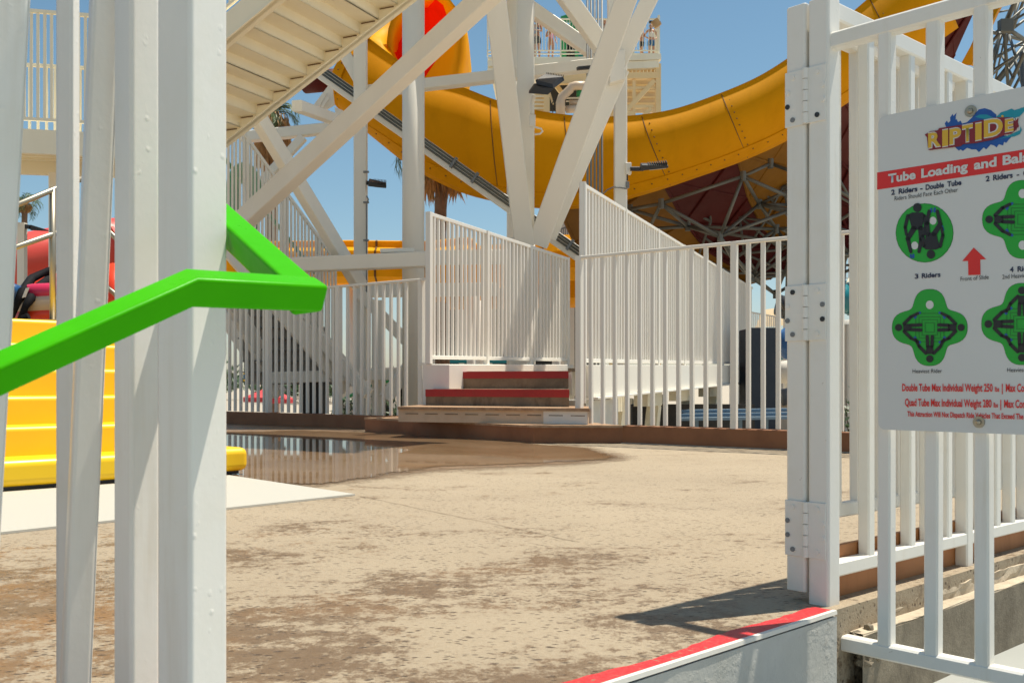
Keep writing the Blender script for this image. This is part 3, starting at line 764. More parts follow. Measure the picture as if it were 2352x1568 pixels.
for k in range(9):
    t = .1 + k * .265
    ins.box(Vector((-1.394, 12.28, .30)) + d2 * (t + .085) + n2_ * .0025, (.17, .006, .010), d2)
ins.build("vent_slot", 'riser', st)
MB().prism([(-1.40, 12.25), (.88, 11.36), (1.0, 12.4), (-1.1, 13.9)], .352, .385).build("step_tread", 'tread', st)
b3 = [(-1.115, 12.95), (.69, 12.1), (.73, 12.9), (-.6, 14.6)]
MB().prism(b3, .385, .50).build("step_riser", 'riser', st)
MB().prism([(-1.12, 12.94), (.692, 12.09), (.73, 12.9), (-.6, 14.6)], .50, .592).build("red_nosing", 'redshade', st)
sh3 = lambda p, k: (p[0] + k * .54, p[1] + k * .84)
MB().prism([sh3((-1.08, 12.97), .10), sh3((.64, 12.13), .10), (.73, 12.9), (-.6, 14.6)], .592, .598).build("step_tread", 'tread', st)
b4 = [(-.80, 13.48), (.73, 12.95), (.9, 16.5), (.2, 17.5)]
MB().prism(b4, .60, .735).build("step_riser", 'riser', st)
MB().prism([(-.805, 13.47), (.73, 12.94), (.9, 16.5), (.2, 17.5)], .735, .825).build("red_nosing", 'redshade', st)
MB().prism([sh3((-.72, 13.45), .10), sh3((.73, 12.98), .10), (.9, 16.5), (.2, 17.5)], .825, .831).build("step_tread", 'tread', st)

MA, MBp = P(985, 880, 13.2), P(1303, 880, 17.3); MA.z = MBp.z = 0
dM = (MBp - MA).normalized(); rM = Vector((dM.y, -dM.x, 0))
pw = MB()
pw.hexa([MA + rM * -.10, MA + rM * .31, MBp + rM * .12, MBp + rM * -.10], [p + Z3 * z for p, z in ((MA + rM * -.10, .925), (MA + rM * .31, .915), (MBp + rM * .12, .99), (MBp + rM * -.10, .99))])
tag(pw.build("low_wall", 'white', bevel=.01), "smooth white plinth wall beside the red steps, carrying a tall fence", "wall")
mf = thing("picket_fence", "tall white fence on the plinth left of the red steps, its top sloping", "fence", tuple(MA + Z3 * .93), "white steel fences")
fence(mf, MA, MBp, (1.014, 1.076), (2.925, 2.84), [(i + 1) / 37 for i in range(36) if i not in (12, 24)], .04, [0.0, 13 / 37, 25 / 37, 1.0], .075, (.93, 0), 'white', (.05, .05))
NA, NBp = P(1338, 880, 12.6), P(1727, 880, 26); NA.z = NBp.z = 0
nfz = thing("picket_fence", "long tall white fence along the bridge right of the red steps", "fence", tuple(NA + Z3 * .9), "white steel fences")
fence(nfz, NA, NBp, (.955, 1.19), (3.19, 3.16), [(i + .7) / 104 for i in range(103)], .04, [.0005] + [.1387 * k for k in range(1, 8)], .075, (.90, 0), 'white', (.05, .05))
MB().beam((NA.x, NA.y, .42), (NA.x, NA.y, 3.2), .08, .08, (0, 1, 0), .006).build("end_post", 'white', nfz)
dN = (NBp - NA).normalized(); rN = Vector((dN.y, -dN.x, 0))
br = thing("bridge", "white steel footbridge deck under the long fence right of the steps", "bridge", tuple(NA + dN * 7 + Z3 * -1))
def slab(p, q, w, za, zb, h, name, mat, off=0):
    a, b = p + rN * off, q + rN * off
    c = [a, a + rN * w, b + rN * w, b]
    z = [za, za, zb, zb]
    MB().hexa([Vector((k.x, k.y, zz_ - h)) for k, zz_ in zip(c, z)], [Vector((k.x, k.y, zz_)) for k, zz_ in zip(c, z)]).build(name, mat, br, bevel=.006)
slab(NA + dN * .05, NBp + dN * .3, .10, .90, 1.14, .40, "edge_beam", 'frame', .02)
slab(NA + dN * .05, NBp + dN * .3, .24, .497, .737, .03, "edge_beam_flange", 'frame', -.05)
slab(NA + dN * 3.6, NBp + dN * .3, 1.35, .92, 1.10, .06, "walkway", 'rough', -1.4)
slab(NA + dN * 3.6, NBp + dN * .3, .12, .86, 1.04, .40, "edge_beam", 'frame', -1.45)
ab = NA + dN * .15
MB().box(ab + rN * -.25 + dN * .75 + Z3 * -.26, (1.5, .5, 1.42), dN).build("abutment", 'wall', br)
for k, (t, ln) in enumerate(((3.2, .8), (5.6, .9), (8.4, 1.0), (11.4, 1.0))):
    c = NA + dN * t + rN * -.55
    zt__ = .47 + .017 * t
    MB().beam(c - dN * ln * .6 + Z3 * (zt__ - .16), c + dN * ln * .6 + Z3 * (zt__ - .16), .25, .28).build("cross_girder", 'cream', br)
    MB().beam(c - dN * .1 + Z3 * -1, c + dN * ln * .5 + Z3 * (zt__ - .28), .22, .22, rN).build("leg", 'cream', br)
    MB().beam(c - rN * 1.2 + Z3 * -1, c - rN * 1.2 + dN * .3 + Z3 * (zt__ - .28), .22, .22, rN).build("leg", 'cream', br)

rf = thing("picket_fence", "white fence on the brown kerb right of the steps", "fence", tuple(RL + Z3 * .2), "white steel fences")
RA = Vector((.76, 11.54, 0)); RBp = RR + oR * .06
RA2 = RA + oR * .03
nR = int((RBp - RA2).length / .1575)
fence(rf, RA2, RBp, (.2, .2), (2.135, 2.15), [(i + 1) / nR for i in range(nR - 1) if i not in (11, 23)], .042, [12 / nR, 24 / nR], .065, (.2, 0), 'white', (.05, .05), bottom=False, topw=(.06, .035))
MB().beam(RA2 + Z3 * .385, RA2 + Z3 * 2.14, .075, .075, dR, .006).build("end_post", 'white', rf)
lf = thing("picket_fence", "white fence on the dark kerb left of the steps", "fence", tuple(LA + Z3 * .2), "white steel fences")
L0, L1 = LA + oL * .06, LA + oL * .06 + dL * 7.2
tot = 7.2; posts = [.318 * 5.367 / tot, .626 * 5.367 / tot, .934 * 5.367 / tot]
tsL = [i * .151 / tot for i in range(2, 47)]
tsL = [t for t in tsL if min(abs(t - p) for p in posts) > .009]
fence(lf, L0, L1, (.2, .2), (2.14, 2.16), tsL, .042, posts, .085, (.2, 0), 'white', (.05, .05), bottom=False, topw=(.06, .035))
MB().beam(L0 + Z3 * .2, L0 + Z3 * 2.13, .085, .085, dL, .006).build("end_post", 'white', lf)
MB().beam(L0 + Z3 * 2.12, P(988, 640, 13.4), .06, .035).build("rail_return", 'white', lf)
MB().beam(P(966, 836, 13.95), P(984, 836, 13.5), .05, .035).build("rail_bracket", 'white', lf)

# ============================================================ WHITE STEEL TOWER STRUCTURE
STR = "white steel members of the slide tower"
def member(name, label, pts, w, h=None, mat='frame', cat="beam", up=Z3, grp=STR):
    o = MB().beam(pts[0], pts[1], w, h or w, up, .012).build(name, mat)
    return tag(o, label, cat, grp)
def rcol(name, label, x, Y, ytop, ybot, dia_px, extra=None, cat="column"):
    r = dia_px / FPX * Y / 2
    t = thing(name, label, cat, tuple(P(x, ybot, Y)), STR)
    MB().tube([P(x, ybot, Y), P(x, ytop, Y)], r, 40).build("shaft", 'frame', t, smooth=True).data
    for p in t.children[0].data.polygons: p.use_smooth = len(p.vertices) == 4
    bp = P(x, ybot, Y)
    MB().box(bp + Z3 * .015, (r * 3, r * 3, .03)).build("base_plate", 'frame', t)
    return t
def base_y(Y, z=-1): return HZ + (CAMZ - z) * FPX / Y
c1 = rcol("column", "thick round white column between the stair flight and the steps", 949.5, 17.0, -260, base_y(17), 51)
c2 = rcol("column", "round white column behind the meeting point of the raking struts", 1181, 18.6, -260, base_y(18.6), 34)
c2b = thing("column", "square white column rising from the joint of the two raking struts", "column", tuple(P(1200, base_y(17.2), 17.2)), STR)
MB().beam(P(1207, 560, 17.2), P(1207, -260, 17.2), .30, .30, (0, 1, 0), .02).build("shaft", 'frame', c2b)
MB().tube([P(1200, base_y(17.2), 17.2), P(1200, 548, 17.2)], .225, 36).build("pedestal", 'frame', c2b, smooth=True)
for p in c2b.children[1].data.polygons: p.use_smooth = len(p.vertices) == 4
MB().box(P(1200, base_y(17.2), 17.2) + Z3 * .02, (.7, .7, .04)).build("base_plate", 'frame', c2b)
member("strut", "left raking white strut leaning up to the left from the joint", [P(1204, 562, 16.9), P(1131, -60, 15.6)], .33, .33, cat="strut", up=(0, 1, 0))
rs = thing("strut", "right raking white strut, wide face, leaning up to the right from the joint", "strut", tuple(P(1238, 560, 16.9)), STR)
MB().beam(P(1236, 560, 16.9), P(1452, -40, 15.6), .34, .34, (0, 1, 0), .015).build("box_section", 'frame', rs)
MB().beam(P(1258, 545, 17.35), P(1425, 160, 17.0), .30, .22, (0, 1, 0), .015).build("rear_section", 'frame', rs)
nd = MB().box(P(1416, 158, 16.9), (.26, .30, .50), (1, 0, .25)); nd.build("gusset", 'frame', rs, bevel=.01)
member("strut", "white strut running up right from the gusset beside the wide raking strut", [P(1412, 165, 17.1), P(1520, -60, 16.6)], .27, .27, cat="strut", up=(0, 1, 0))
member("strut", "white strut dropping right from the top edge onto the wide raking strut", [P(1262, -60, 16.4), P(1385, 112, 17.2)], .27, .27, cat="strut", up=(0, 1, 0))
member("strut", "slim distant white strut dropping right behind the vertical conduits", [P(1205, 10, 18.8), P(1365, 122, 18.4)], .24, .22, cat="strut", up=(0, 1, 0))
member("beam", "near horizontal white beam passing behind the floodlight at the raking struts", [P(832, 212, 18.6), P(1400, 146, 17.6)], .22, .19)
c4 = thing("column", "slim white column under the gusset carrying a slender black lamp", "column", tuple(P(1425, base_y(17.6), 17.6)), STR)
MB().beam(P(1425, base_y(17.6), 17.6), P(1425, 146, 17.6), .215, .215, (0, 1, 0), .012).build("shaft", 'frame', c4)
MB().beam(P(1410, 140, 19.2), P(1403, -200, 19.2), .2, .2, (0, 1, 0), .012).build("upper_shaft", 'frame', c4)
jb = MB().box(P(1443, 388, 17.5), (.10, .12, .20)); jb.build("junction_box", 'frame', c4, bevel=.01)
MB().box(P(1441, 425, 17.5), (.06, .07, .11)).build("cable_box", 'greymetal', c4, bevel=.006)
MB().tube([P(1441, 415, 17.48), P(1441, 400, 17.48)], .012, 8).build("cable", 'black', c4)
MB().tube([P(1440, 434, 17.42), P(1425, 431, 17.42), P(1408, 430, 17.42), P(1395, 436, 17.5), P(1385, 446, 17.6), P(1382, 456, 17.7)], .012, 8).build("cable_loop", 'greymetal', c4)
c3 = thing("column", "slim square white column behind the long diagonal brace, small lamp on its side", "column", tuple(P(829, base_y(18.2), 18.2)), STR)
MB().beam(P(829.5, base_y(18.2), 18.2), P(828, 70, 18.2), .225, .225, (0, 1, 0), .012).build("shaft", 'frame', c3)
MB().tube([P(842, 690, 18.05), P(842, 560, 18.05), P(842, 470, 18.05), P(846, 458, 18.0), P(842, 450, 18.0)], .013, 8).build("conduit", 'greymetal', c3)
for y in (395, 465, 552): MB().box(P(841, y, 18.05), (.10, .04, .03)).build("conduit_clip", 'greymetal', c3)

member("brace", "long white diagonal brace crossing in front of the thick round column", [P(545, 520, 14.4), P(1150, -38, 12.6)], .245, .245, cat="brace")
b2_ = thing("brace", "white brace descending right behind the column with grey conduits strapped on top", "brace", tuple(P(1040, 375, 18.9)), STR)
q0_, q1_ = P(738, 168, 19.2), P(1340, 592, 18.2)
MB().beam(q0_, q1_, .25, .25, Z3, .012).build("box_section", 'frame', b2_)
dd = (q1_ - q0_).normalized(); uu = (Z3 - dd * dd.z).normalized(); sd = dd.cross(uu).normalized()
for k in range(3): MB().tube([q0_ + sd * .147 + uu * (.10 - .055 * k), q1_ + sd * .147 + uu * (.10 - .055 * k)], .019, 8).build("conduit", 'steel', b2_, smooth=True)
for t in (.20, .36, .52, .60, .76, .95): MB().box(q0_.lerp(q1_, t) + sd * .15 + uu * .05, (.05, .05, .22), dd, uu).build("conduit_strap", 'greymetal', b2_)
member("brace", "white brace descending right from under the stair flight, dappled with sun", [P(588, 262, 15.6), P(826, 655, 17.0)], .215, .215, cat="brace")
member("brace", "white brace continuing down behind the left fence toward the steps", [P(828, 675, 18.0), P(965, 815, 18.0)], .2, .2, cat="brace")
member("brace", "grey shaded brace low behind the left fence under the stair", [P(640, 660, 17.6), P(845, 905, 17.2)], .2, .2, cat="brace")
member("brace", "grey shaded brace behind the far left pickets", [P(505, 705, 18.8), P(640, 905, 18.4)], .25, .25, cat="brace")
member("brace", "pale brace rising right behind the fence post by the steps", [P(885, 915, 17.0), P(985, 780, 17.2)], .22, .22, cat="brace")
member("beam", "horizontal white beam from the green handrail to the thick column", [P(600, 612, 16.6), P(985, 596, 15.9)], .22, .235)
MB().box(P(915, 577, 16.2), (.55, .3, .06), (1, 0, .02)).build("flange_plate", 'frame', bpy.data.objects[[o.name for o in bpy.data.objects if o.get('label', '').startswith('horizontal white beam from')][0]])
member("beam", "white beam behind the tall left fence at the steps", [P(975, 592, 17.2), P(1180, 590, 18.0)], .25, .24)
member("beam", "grey shaded beam behind the left fence with a conduit along it", [P(835, 668, 20.4), P(1140, 664, 20.4)], .25, .26)
member("beam", "short pale beam under the stair flight with its cut end facing left", [P(682, 243, 15.6), P(806, 288, 17.6)], .17, .17)
member("beam", "pale beam behind the dappled brace under the stair flight", [P(556, 316, 19.6), P(800, 291, 19.6)], .22, .20)
member("brace", "thin pale brace falling left from the beam under the stair flight", [P(697, 315, 19.5), P(585, 436, 19.5)], .16, .16, cat="brace")
member("brace", "upper white brace falling right onto the slim square column", [P(782, 108, 18.4), P(826, 185, 18.3)], .22, .2, cat="brace", up=(0, 1, 0))
member("column", "column under the stair landing behind the near posts", [P(127, base_y(14.3), 14.3), P(127, 398, 14.3)], .14, .14, cat="column", up=(0, 1, 0))
# vertical conduits
for k, nm in enumerate(("leftmost", "second", "middle", "fourth", "rightmost")):
    x = 1349.5 + 8.2 * k
    tag(MB().tube([P(x, base_y(17.9), 17.9), P(x, -150, 17.9)], .021, 10).build("conduit", 'greymetal', None, smooth=True), f"{nm} of five grey vertical conduits behind the raking strut", "conduit", "vertical grey conduits")

# lamps
def flood(loc, yaw, pitch, size, label, name="floodlight", roll=0):
    t = thing(name, label, "floodlight", tuple(loc))
    rot = Matrix.Rotation(yaw, 3, 'Z') @ Matrix.Rotation(pitch, 3, 'X') @ Matrix.Rotation(roll, 3, 'Y')
    L, W, H = size
    T = lambda p: loc + rot @ Vector(p)
    mb = MB(); sec = [(-W / 2, 0), (W / 2, 0), (W / 2, H), (-W / 2, H)]
    lo = [T((-W / 2, 0, 0)), T((W / 2, 0, 0)), T((W / 2, L, 0)), T((-W / 2, L, 0))]
    hi = [T((-W / 2 * .8, .02, H)), T((W / 2 * .8, .02, H)), T((W / 2 * .92, L, H * .45)), T((-W / 2 * .92, L, H * .45))]
    mb.hexa(lo, hi).build("housing", 'black', t, bevel=H * .12)
    MB().hexa([T((-W * .33, L * .32, -.012)), T((W * .33, L * .32, -.012)), T((W * .33, L * .92, -.012)), T((-W * .33, L * .92, -.012))], [T((-W * .33, L * .32, .01)), T((W * .33, L * .32, .01)), T((W * .33, L * .92, .01)), T((-W * .33, L * .92, .01))]).build("lamp_glass", 'lens', t)
    for k in range(9):
        y = L * (.30 + .08 * k); MB().hexa([T((x, y + d, H * .4)) for x, d in ((-W * .46, 0), (W * .46, 0), (W * .46, .012), (-W * .46, .012))], [T((x, y + d, H * 1.0)) for x, d in ((-W * .44, 0), (W * .44, 0), (W * .44, .012), (-W * .44, .012))]).build("cooling_fin", 'black', t)
    return t, T
f1 = thing("floodlight", "big black floodlight tilted up on the square column above the raking struts", "floodlight", tuple(P(1240, 200, 16.7)))
fa, fb2, fc, fd2 = P(1232, 194, 16.55), P(1256, 179, 16.95), P(1297, 185.5, 16.95), P(1272, 204, 16.55)
upf = Vector((-.02, .03, .085))
MB().hexa([fa, fd2, fc, fb2], [v + upf for v in (fa, fd2, fc, fb2)]).build("housing", 'black', f1, bevel=.008)
dk = [P(1213, 215, 16.42), P(1259, 218.5, 16.42), P(1272, 204.5, 16.54), P(1226, 197, 16.54)]
MB().hexa(dk, [v + Vector((.01, .10, .075)) for v in dk]).build("driver_box", 'black', f1, bevel=.012)
cen_ = (fa + fb2 + fc + fd2) / 4
MB().hexa([v.lerp(cen_, .32) - upf * .10 for v in (fa, fd2, fc, fb2)], [v.lerp(cen_, .32) + upf * .2 for v in (fa, fd2, fc, fb2)]).build("lamp_glass", 'lens', f1)
for k in range(11):
    p = fb2.lerp(fc, (k + .5) / 11) + upf * .5
    MB().box(p + Vector((0, .02, .02)), (.012, .06, .07)).build("cooling_fin", 'black', f1)
MB().tube([P(1226, 218, 16.75), P(1222, 240, 16.8), P(1222, 262, 16.8)], .035, 10).build("bracket", 'frame', f1)
MB().box(P(1223, 278, 16.8), (.10, .10, .19)).build("junction_box", 'frame', f1, bevel=.01)
MB().tube([P(1225, 291, 16.8), P(1232, 293, 16.8), P(1243, 296, 16.8), P(1246, 302, 16.8), P(1240, 308, 16.8), P(1228, 309, 16.8)], .016, 8).build("cable_loop", 'frame', f1)
f2, T = flood(P(1470, 390, 17.3), R(-90), R(6), (.48, .16, .10), "slender black lamp arm reaching right from the slim column, before the slide", roll=R(28))
MB().tube([P(1448, 388, 17.4), P(1478, 388, 17.35)], .04, 10).build("arm", 'black', f2)
f3, T = flood(P(845, 424, 18.1), R(-80), R(-4), (.33, .26, .09), "small black lamp on the slim square column against open sky", roll=R(26))
MB().tube([P(842, 420, 18.1), P(850, 421, 18.1)], .04, 10).build("arm", 'black', f3)
tag(MB().beam(P(1326, 158, 17.3), P(1366, 154, 17.4), .08, .05).build("batten_light", 'black', None), "small dark batten lamp under the horizontal beam by the conduits", "light")

# ------------------------------------------------------------ upper stair flight and landing
F0 = P(748, 152, 14.0); rv, wv_ = Vector((.9, -.43, .5)), Vector((.43, .9, 0))
WS = 1.68
sf = thing("staircase", "cream steel stair flight seen from below, rising right out of the top of the view", "staircase", tuple(F0 + rv * -2.2), None)
def sp(t, w, z=0): return F0 + rv * t - wv_ * w + Z3 * z
for w_ in (0.0, WS):
    MB().hexa([sp(-2.3, w_ - .03), sp(4.6, w_ - .03), sp(4.6, w_ + .03), sp(-2.3, w_ + .03)], [sp(-2.3, w_ - .03, .36), sp(4.6, w_ - .03, .36), sp(4.6, w_ + .03, .36), sp(-2.3, w_ + .03, .36)]).build("stringer", 'cream', sf)
    MB().hexa([sp(-2.3, w_ - .10), sp(4.6, w_ - .10), sp(4.6, w_ + .06), sp(-2.3, w_ + .06)], [sp(-2.3, w_ - .10, .018), sp(4.6, w_ - .10, .018), sp(4.6, w_ + .06, .018), sp(-2.3, w_ + .06, .018)]).build("stringer_flange", 'cream', sf)
hv = Vector((.9, -.43, 0))
for k in range(-7, 15):
    t = k * .3; zt_s = sp(t, 0).z + .22
    a = lambda w, dh, z: Vector((sp(t, w).x + hv.x * dh, sp(t, w).y + hv.y * dh, z))
    mb = MB()
    mb.hexa([a(.03, -.02, zt_s - .02), a(.03, .30, zt_s - .02), a(WS - .03, .30, zt_s - .02), a(WS - .03, -.02, zt_s - .02)], [a(.03, -.02, zt_s), a(.03, .30, zt_s), a(WS - .03, .30, zt_s), a(WS - .03, -.02, zt_s)])
    mb.hexa([a(.03, -.02, zt_s - .17), a(.03, .0, zt_s - .17), a(WS - .03, .0, zt_s - .17), a(WS - .03, -.02, zt_s - .17)], [a(.03, -.02, zt_s - .02), a(.03, .0, zt_s - .02), a(WS - .03, .0, zt_s - .02), a(WS - .03, -.02, zt_s - .02)])
    mb.build("step", 'cream', sf)
    MB().box(a(.035, .13, zt_s - .035), (.22, .01, .012), hv).build("bracket", 'seam', sf)
def rail_run(root, A, B, h, n, mat, size=.035, lowgap=.12, name="picket"):
    A, B = Vector(A), Vector(B); yaw = math.atan2((B - A).y, (B - A).x)
    MB().beam(A + Z3 * h, B + Z3 * h, .05, .045).build("top_rail", mat, root); MB().beam(A + Z3 * lowgap, B + Z3 * lowgap, .04, .04).build("bottom_rail", mat, root)
    for i in range(n + 1):
        p = A.lerp(B, i / n); picket(root, p, p.z + (0 if i % 12 == 0 else lowgap), p.z + h - .02, yaw, size if i % 12 else size * 1.5, mat, .003, "post" if i % 12 == 0 else name)
shade_z = 9.35
shade_quad = [Vector((-3.4, 15.6, shade_z)), Vector((1.3, 15.6, shade_z)), Vector((1.3, 21.6, shade_z)), Vector((-3.4, 21.6, shade_z))]
MB().hexa([p - Z3 * .12 for p in shade_quad], shade_quad).build("unseen_shade_slab", 'cream', sf)  # unseen slab added above the frame to shade the lower stair and left fence
sr = thing("railing", "cream picket railing along the near edge of the upper stair flight", "railing", tuple(sp(0, WS, .3)), None)
rail_run(sr, sp(-2.1, WS, .33), sp(2.2, WS, .33), 1.75, 30, 'cream')
ld = thing("landing", "cream steel stair landing behind the near posts, ribbed underside", "landing", tuple(P(150, 330, 14)), None)
n0, n1_ = P(-220, 306, 12.9), P(318, 286, 13.55); z_l = 4.02
f0, f1_ = P(-220, 300, 14.6), sp(-2.25, -.02)
for v in (n0, n1_, f0, f1_): v.z = z_l
f0 = n0 + Vector((.25, 1.55, 0)); f0.z = z_l
quad_ = [n0, n1_, f1_, f0]
MB().hexa([p + Z3 * -.06 for p in quad_], [p + Z3 * -.02 for p in quad_]).build("deck_plate", 'cream', ld)
MB().beam(n0 + Z3 * -.16, n1_ + Z3 * -.16, .08, .32).build("edge_beam", 'cream', ld)
MB().beam(f0 + Z3 * -.16, f1_ + Z3 * -.16, .08, .32).build("edge_beam", 'cream', ld)
for k in range(1, 6):
    t = k / 6; MB().beam(n0.lerp(f0, t) + Z3 * -.11, n1_.lerp(f1_, t) + Z3 * -.11, .06, .10).build("rib", 'cream', ld)
lr = thing("railing", "cream picket railing round the stair landing, seen between the near posts", "railing", tuple(n0 + Z3 * .05), None)
rail_run(lr, n0 + Z3 * .02, n1_ + Z3 * .02, 1.55, 34, 'cream')
rail_run(lr, f0 + Z3 * .02, f1_ + Z3 * .02, 1.25, 26, 'cream')

# ------------------------------------------------------------ lower stair flight behind the left fence
s2 = thing("staircase", "white lower stair flight in shade behind the left fence with a green inner handrail", "staircase", tuple(P(700, 870, 18)), None)
def lrun(x0, y0, Y0, x1, y1, Y1): return P(x0, y0, Y0), P(x1, y1, Y1)
ta, tb_ = lrun(520, 252, 16.2, 775, 606, 17.6)
ba, bb = ta - Z3 * 1.72, tb_ - Z3 * 1.72
MB().beam(ta, tb_, .05, .05).build("top_rail", 'frame', s2)
MB().beam(ba, bb, .04, .04).build("bottom_rail", 'frame', s2)
yw = math.atan2((tb_ - ta).y, (tb_ - ta).x)
for i in range(31):
    p = ta.lerp(tb_, (i + .5) / 31); picket(s2, p, p.z - 1.72, p.z - .02, yw, .034 if i % 10 != 5 else .055, 'frame', .003)
MB().beam(P(500, 345, 16.6), P(735, 640, 17.9), .05, .05).build("inner_handrail", 'darkgreen', s2)
MB().beam(P(520, 560, 16.3), P(800, 890, 17.7), .09, .32).build("stringer", 'frame', s2)
MB().beam(P(505, 640, 17.2), P(640, 890, 18.6), .09, .32).build("stringer", 'frame', s2)
for k in range(9):
    y0 = 650 + k * 25.5; Y = 18.9 - k * .09
    xl, xr = 540 + k * 3, 700 + k * 12
    A_, B_ = P(xl, y0, Y), P(min(xr, 770), y0, Y)
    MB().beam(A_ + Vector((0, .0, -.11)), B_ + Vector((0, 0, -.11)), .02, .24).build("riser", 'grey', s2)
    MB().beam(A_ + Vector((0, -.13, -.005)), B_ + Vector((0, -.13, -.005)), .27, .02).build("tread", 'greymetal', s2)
member("beam", "grey shaded beam under the foot of the lower stair flight", [P(610, 868, 17.6), P(930, 858, 17.6)], .2, .2)
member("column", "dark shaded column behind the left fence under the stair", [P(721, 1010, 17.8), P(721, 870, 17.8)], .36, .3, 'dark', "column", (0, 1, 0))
member("column", "grey shaded column behind the left fence below the slim square column", [P(868, 1010, 17.9), P(868, 690, 17.9)], .2, .2, cat="column", up=(0, 1, 0))
# people carrying a green raft up the lower flight are hidden by pickets: the raft shows
rg = MB(); c = P(553, 455, 17.5)
rg.tube([c + Vector((.30 * math.cos(a) * .7, .2, .55 * math.sin(a))) for a in [2 * math.pi * k / 20 for k in range(21)]], .13, 12)
tag(rg.build("raft", 'darkgreen', None, smooth=True), "green raft standing behind the stair pickets above the green handrail", "raft")

# ============================================================ YELLOW HALF-PIPE SLIDE
def crom(pts, n):
    out = []; m = len(pts)
    for i in range(m - 1):
        p0, p1, p2, p3 = pts[max(0, i - 1)], pts[i], pts[i + 1], pts[min(m - 1, i + 2)]
        for k in range(n):
            t = k / n; out.append(.5 * ((2 * p1) + (p2 - p0) * t + (2 * p0 - 5 * p1 + 4 * p2 - p3) * t * t + (3 * p1 - p0 - 3 * p2 + p3) * t ** 3))
    out.append(pts[-1]); return out
ST = [((835, 84), (764, 185), (798, 263)), ((905, 137), (868, 240), (868, 322)), ((975, 182), (958, 285), (955, 388)), ((1060, 206), (1058, 320), (1060, 440)), ((1140, 236), (1148, 350), (1165, 466)),
      ((1230, 259), (1236, 365), (1268, 478)), ((1330, 272), (1350, 370), (1378, 471)), ((1440, 272), (1466, 355), (1503, 438)), ((1540, 258), (1570, 330), (1605, 404)), ((1640, 225), (1668, 295), (1700, 370)),
      ((1740, 182), (1770, 250), (1800, 325)), ((1830, 125), (1862, 195), (1895, 268)), ((1930, 55), (1962, 135), (1990, 205)), ((2030, -30), (2075, 55), (2110, 125)), ((2130, -120), (2165, -20), (2200, 62))]
NS = 6
U_ = crom([P(a[0], a[1], 21.75) for a, b, c in ST], NS); M_ = crom([P(b[0], b[1], 21.55) for a, b, c in ST], NS); L_ = crom([P(c[0], c[1], 22.25) for a, b, c in ST], NS)
def section(i):
    u, m, l = U_[i], M_[i], L_[i]
    ctrl = 2 * m - .5 * (u + l)
    out = [u + Vector((0, .12, .02)), u + Vector((0, -.05, .03))]
    for k in range(13):
        t = k / 12; out.append(u * (1 - t) ** 2 + ctrl * 2 * t * (1 - t) + l * t * t)
    out += [l + Vector((0, .5, .10)), l + Vector((0, 1.2, .55)), l + Vector((0, 1.9, 1.25)), l.lerp(u, .75) + Vector((0, 2.6, .2)), u + Vector((0, 3.2, .0)), u + Vector((0, 3.4, .02))]
    return out
sl = thing("slide", "big shaded yellow half-pipe slide curving across behind the white columns", "slide", tuple(P(1330, 470, 22)))
rows = [section(i) for i in range(len(U_))]
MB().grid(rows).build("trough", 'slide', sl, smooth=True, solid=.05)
def sec_at(i, t):
    u, m, l = U_[i], M_[i], L_[i]; ctrl = 2 * m - .5 * (u + l)
    return u * (1 - t) ** 2 + ctrl * 2 * t * (1 - t) + l * t * t
MB().grid([[sec_at(i, .845) + Vector((0, -.03, 0)), sec_at(i, .86) + Vector((0, -.075, 0)), sec_at(i, .975) + Vector((0, -.075, -.01)), sec_at(i, .985) + Vector((0, -.02, 0))] for i in range(3, len(U_) - 6)]).build("lower_flange", 'slide', sl, smooth=False)
for i in (3 * NS + 5, 5 * NS + 4, 7 * NS + 2, 9 * NS + 1, 11 * NS, 12 * NS + 4):
    MB().tube([sec_at(i, k / 14) + Vector((0, -.03, 0)) for k in range(15)], .010, 6).build("panel_seam", 'seam', sl)
bm_ = None
def bolt(p):
    global bm_
    if bm_ is None:
        b = MB().ball((0, 0, 0), .017, 6).build("bolt", 'seam', sl); bm_ = b.data; bpy.data.objects.remove(b)
    o = bpy.data.objects.new("bolt", bm_); col.objects.link(o); o.location = p; put(o, sl)
for i in range(4, len(U_) - 12, 2): bolt(sec_at(i, .915) + Vector((0, -.085, 0)))
for i in (5 * NS + 4, 7 * NS + 2, 9 * NS + 1, 12 * NS + 4):
    for k in range(1, 9): bolt(sec_at(i, k / 10) + Vector((.12, -.04, 0)))
MB().grid([[sec_at(0, k / 14) + Vector((-.05, -.04, 0)), sec_at(0, k / 14) + Vector((.18, -.10, -.02))] for k in range(15)]).build("end_flange", 'slide', sl, solid=.03)
for k in range(1, 13): bolt(sec_at(0, k / 13) + Vector((.07, -.10, 0)))
# bracket plate and red pipe end at the left end
bp = thing("support_bracket", "white gusset plate bracket carrying the left end of the yellow slide", "bracket", tuple(P(760, 215, 20.5)))
MB().hexa([P(762, 186, 20.6), P(768, 240, 20.6), P(748, 252, 20.6), P(716, 247, 20.6)], [v + Vector((0, .06, 0)) for v in (P(762, 186, 20.6), P(768, 240, 20.6), P(748, 252, 20.6), P(716, 247, 20.6))]).build("plate", 'frame', bp)
MB().hexa([P(768, 246, 20.6), P(788, 254, 20.6), P(800, 275, 20.6), P(772, 270, 20.6)], [v + Vector((0, .06, 0)) for v in (P(768, 246, 20.6), P(788, 254, 20.6), P(800, 275, 20.6), P(772, 270, 20.6))]).build("plate", 'frame', bp)
for k in range(2): MB().beam(P(730 + 10 * k, 246, 20.5), P(748 + 6 * k, 214 + 10 * k, 20.5), .03, .05).build("stiffener", 'frame', bp)
rt = MB().tube([P(800, 178, 23.6), P(740, 186, 23.6), P(700, 196, 23.8)], [.22, .26, .2], 16)
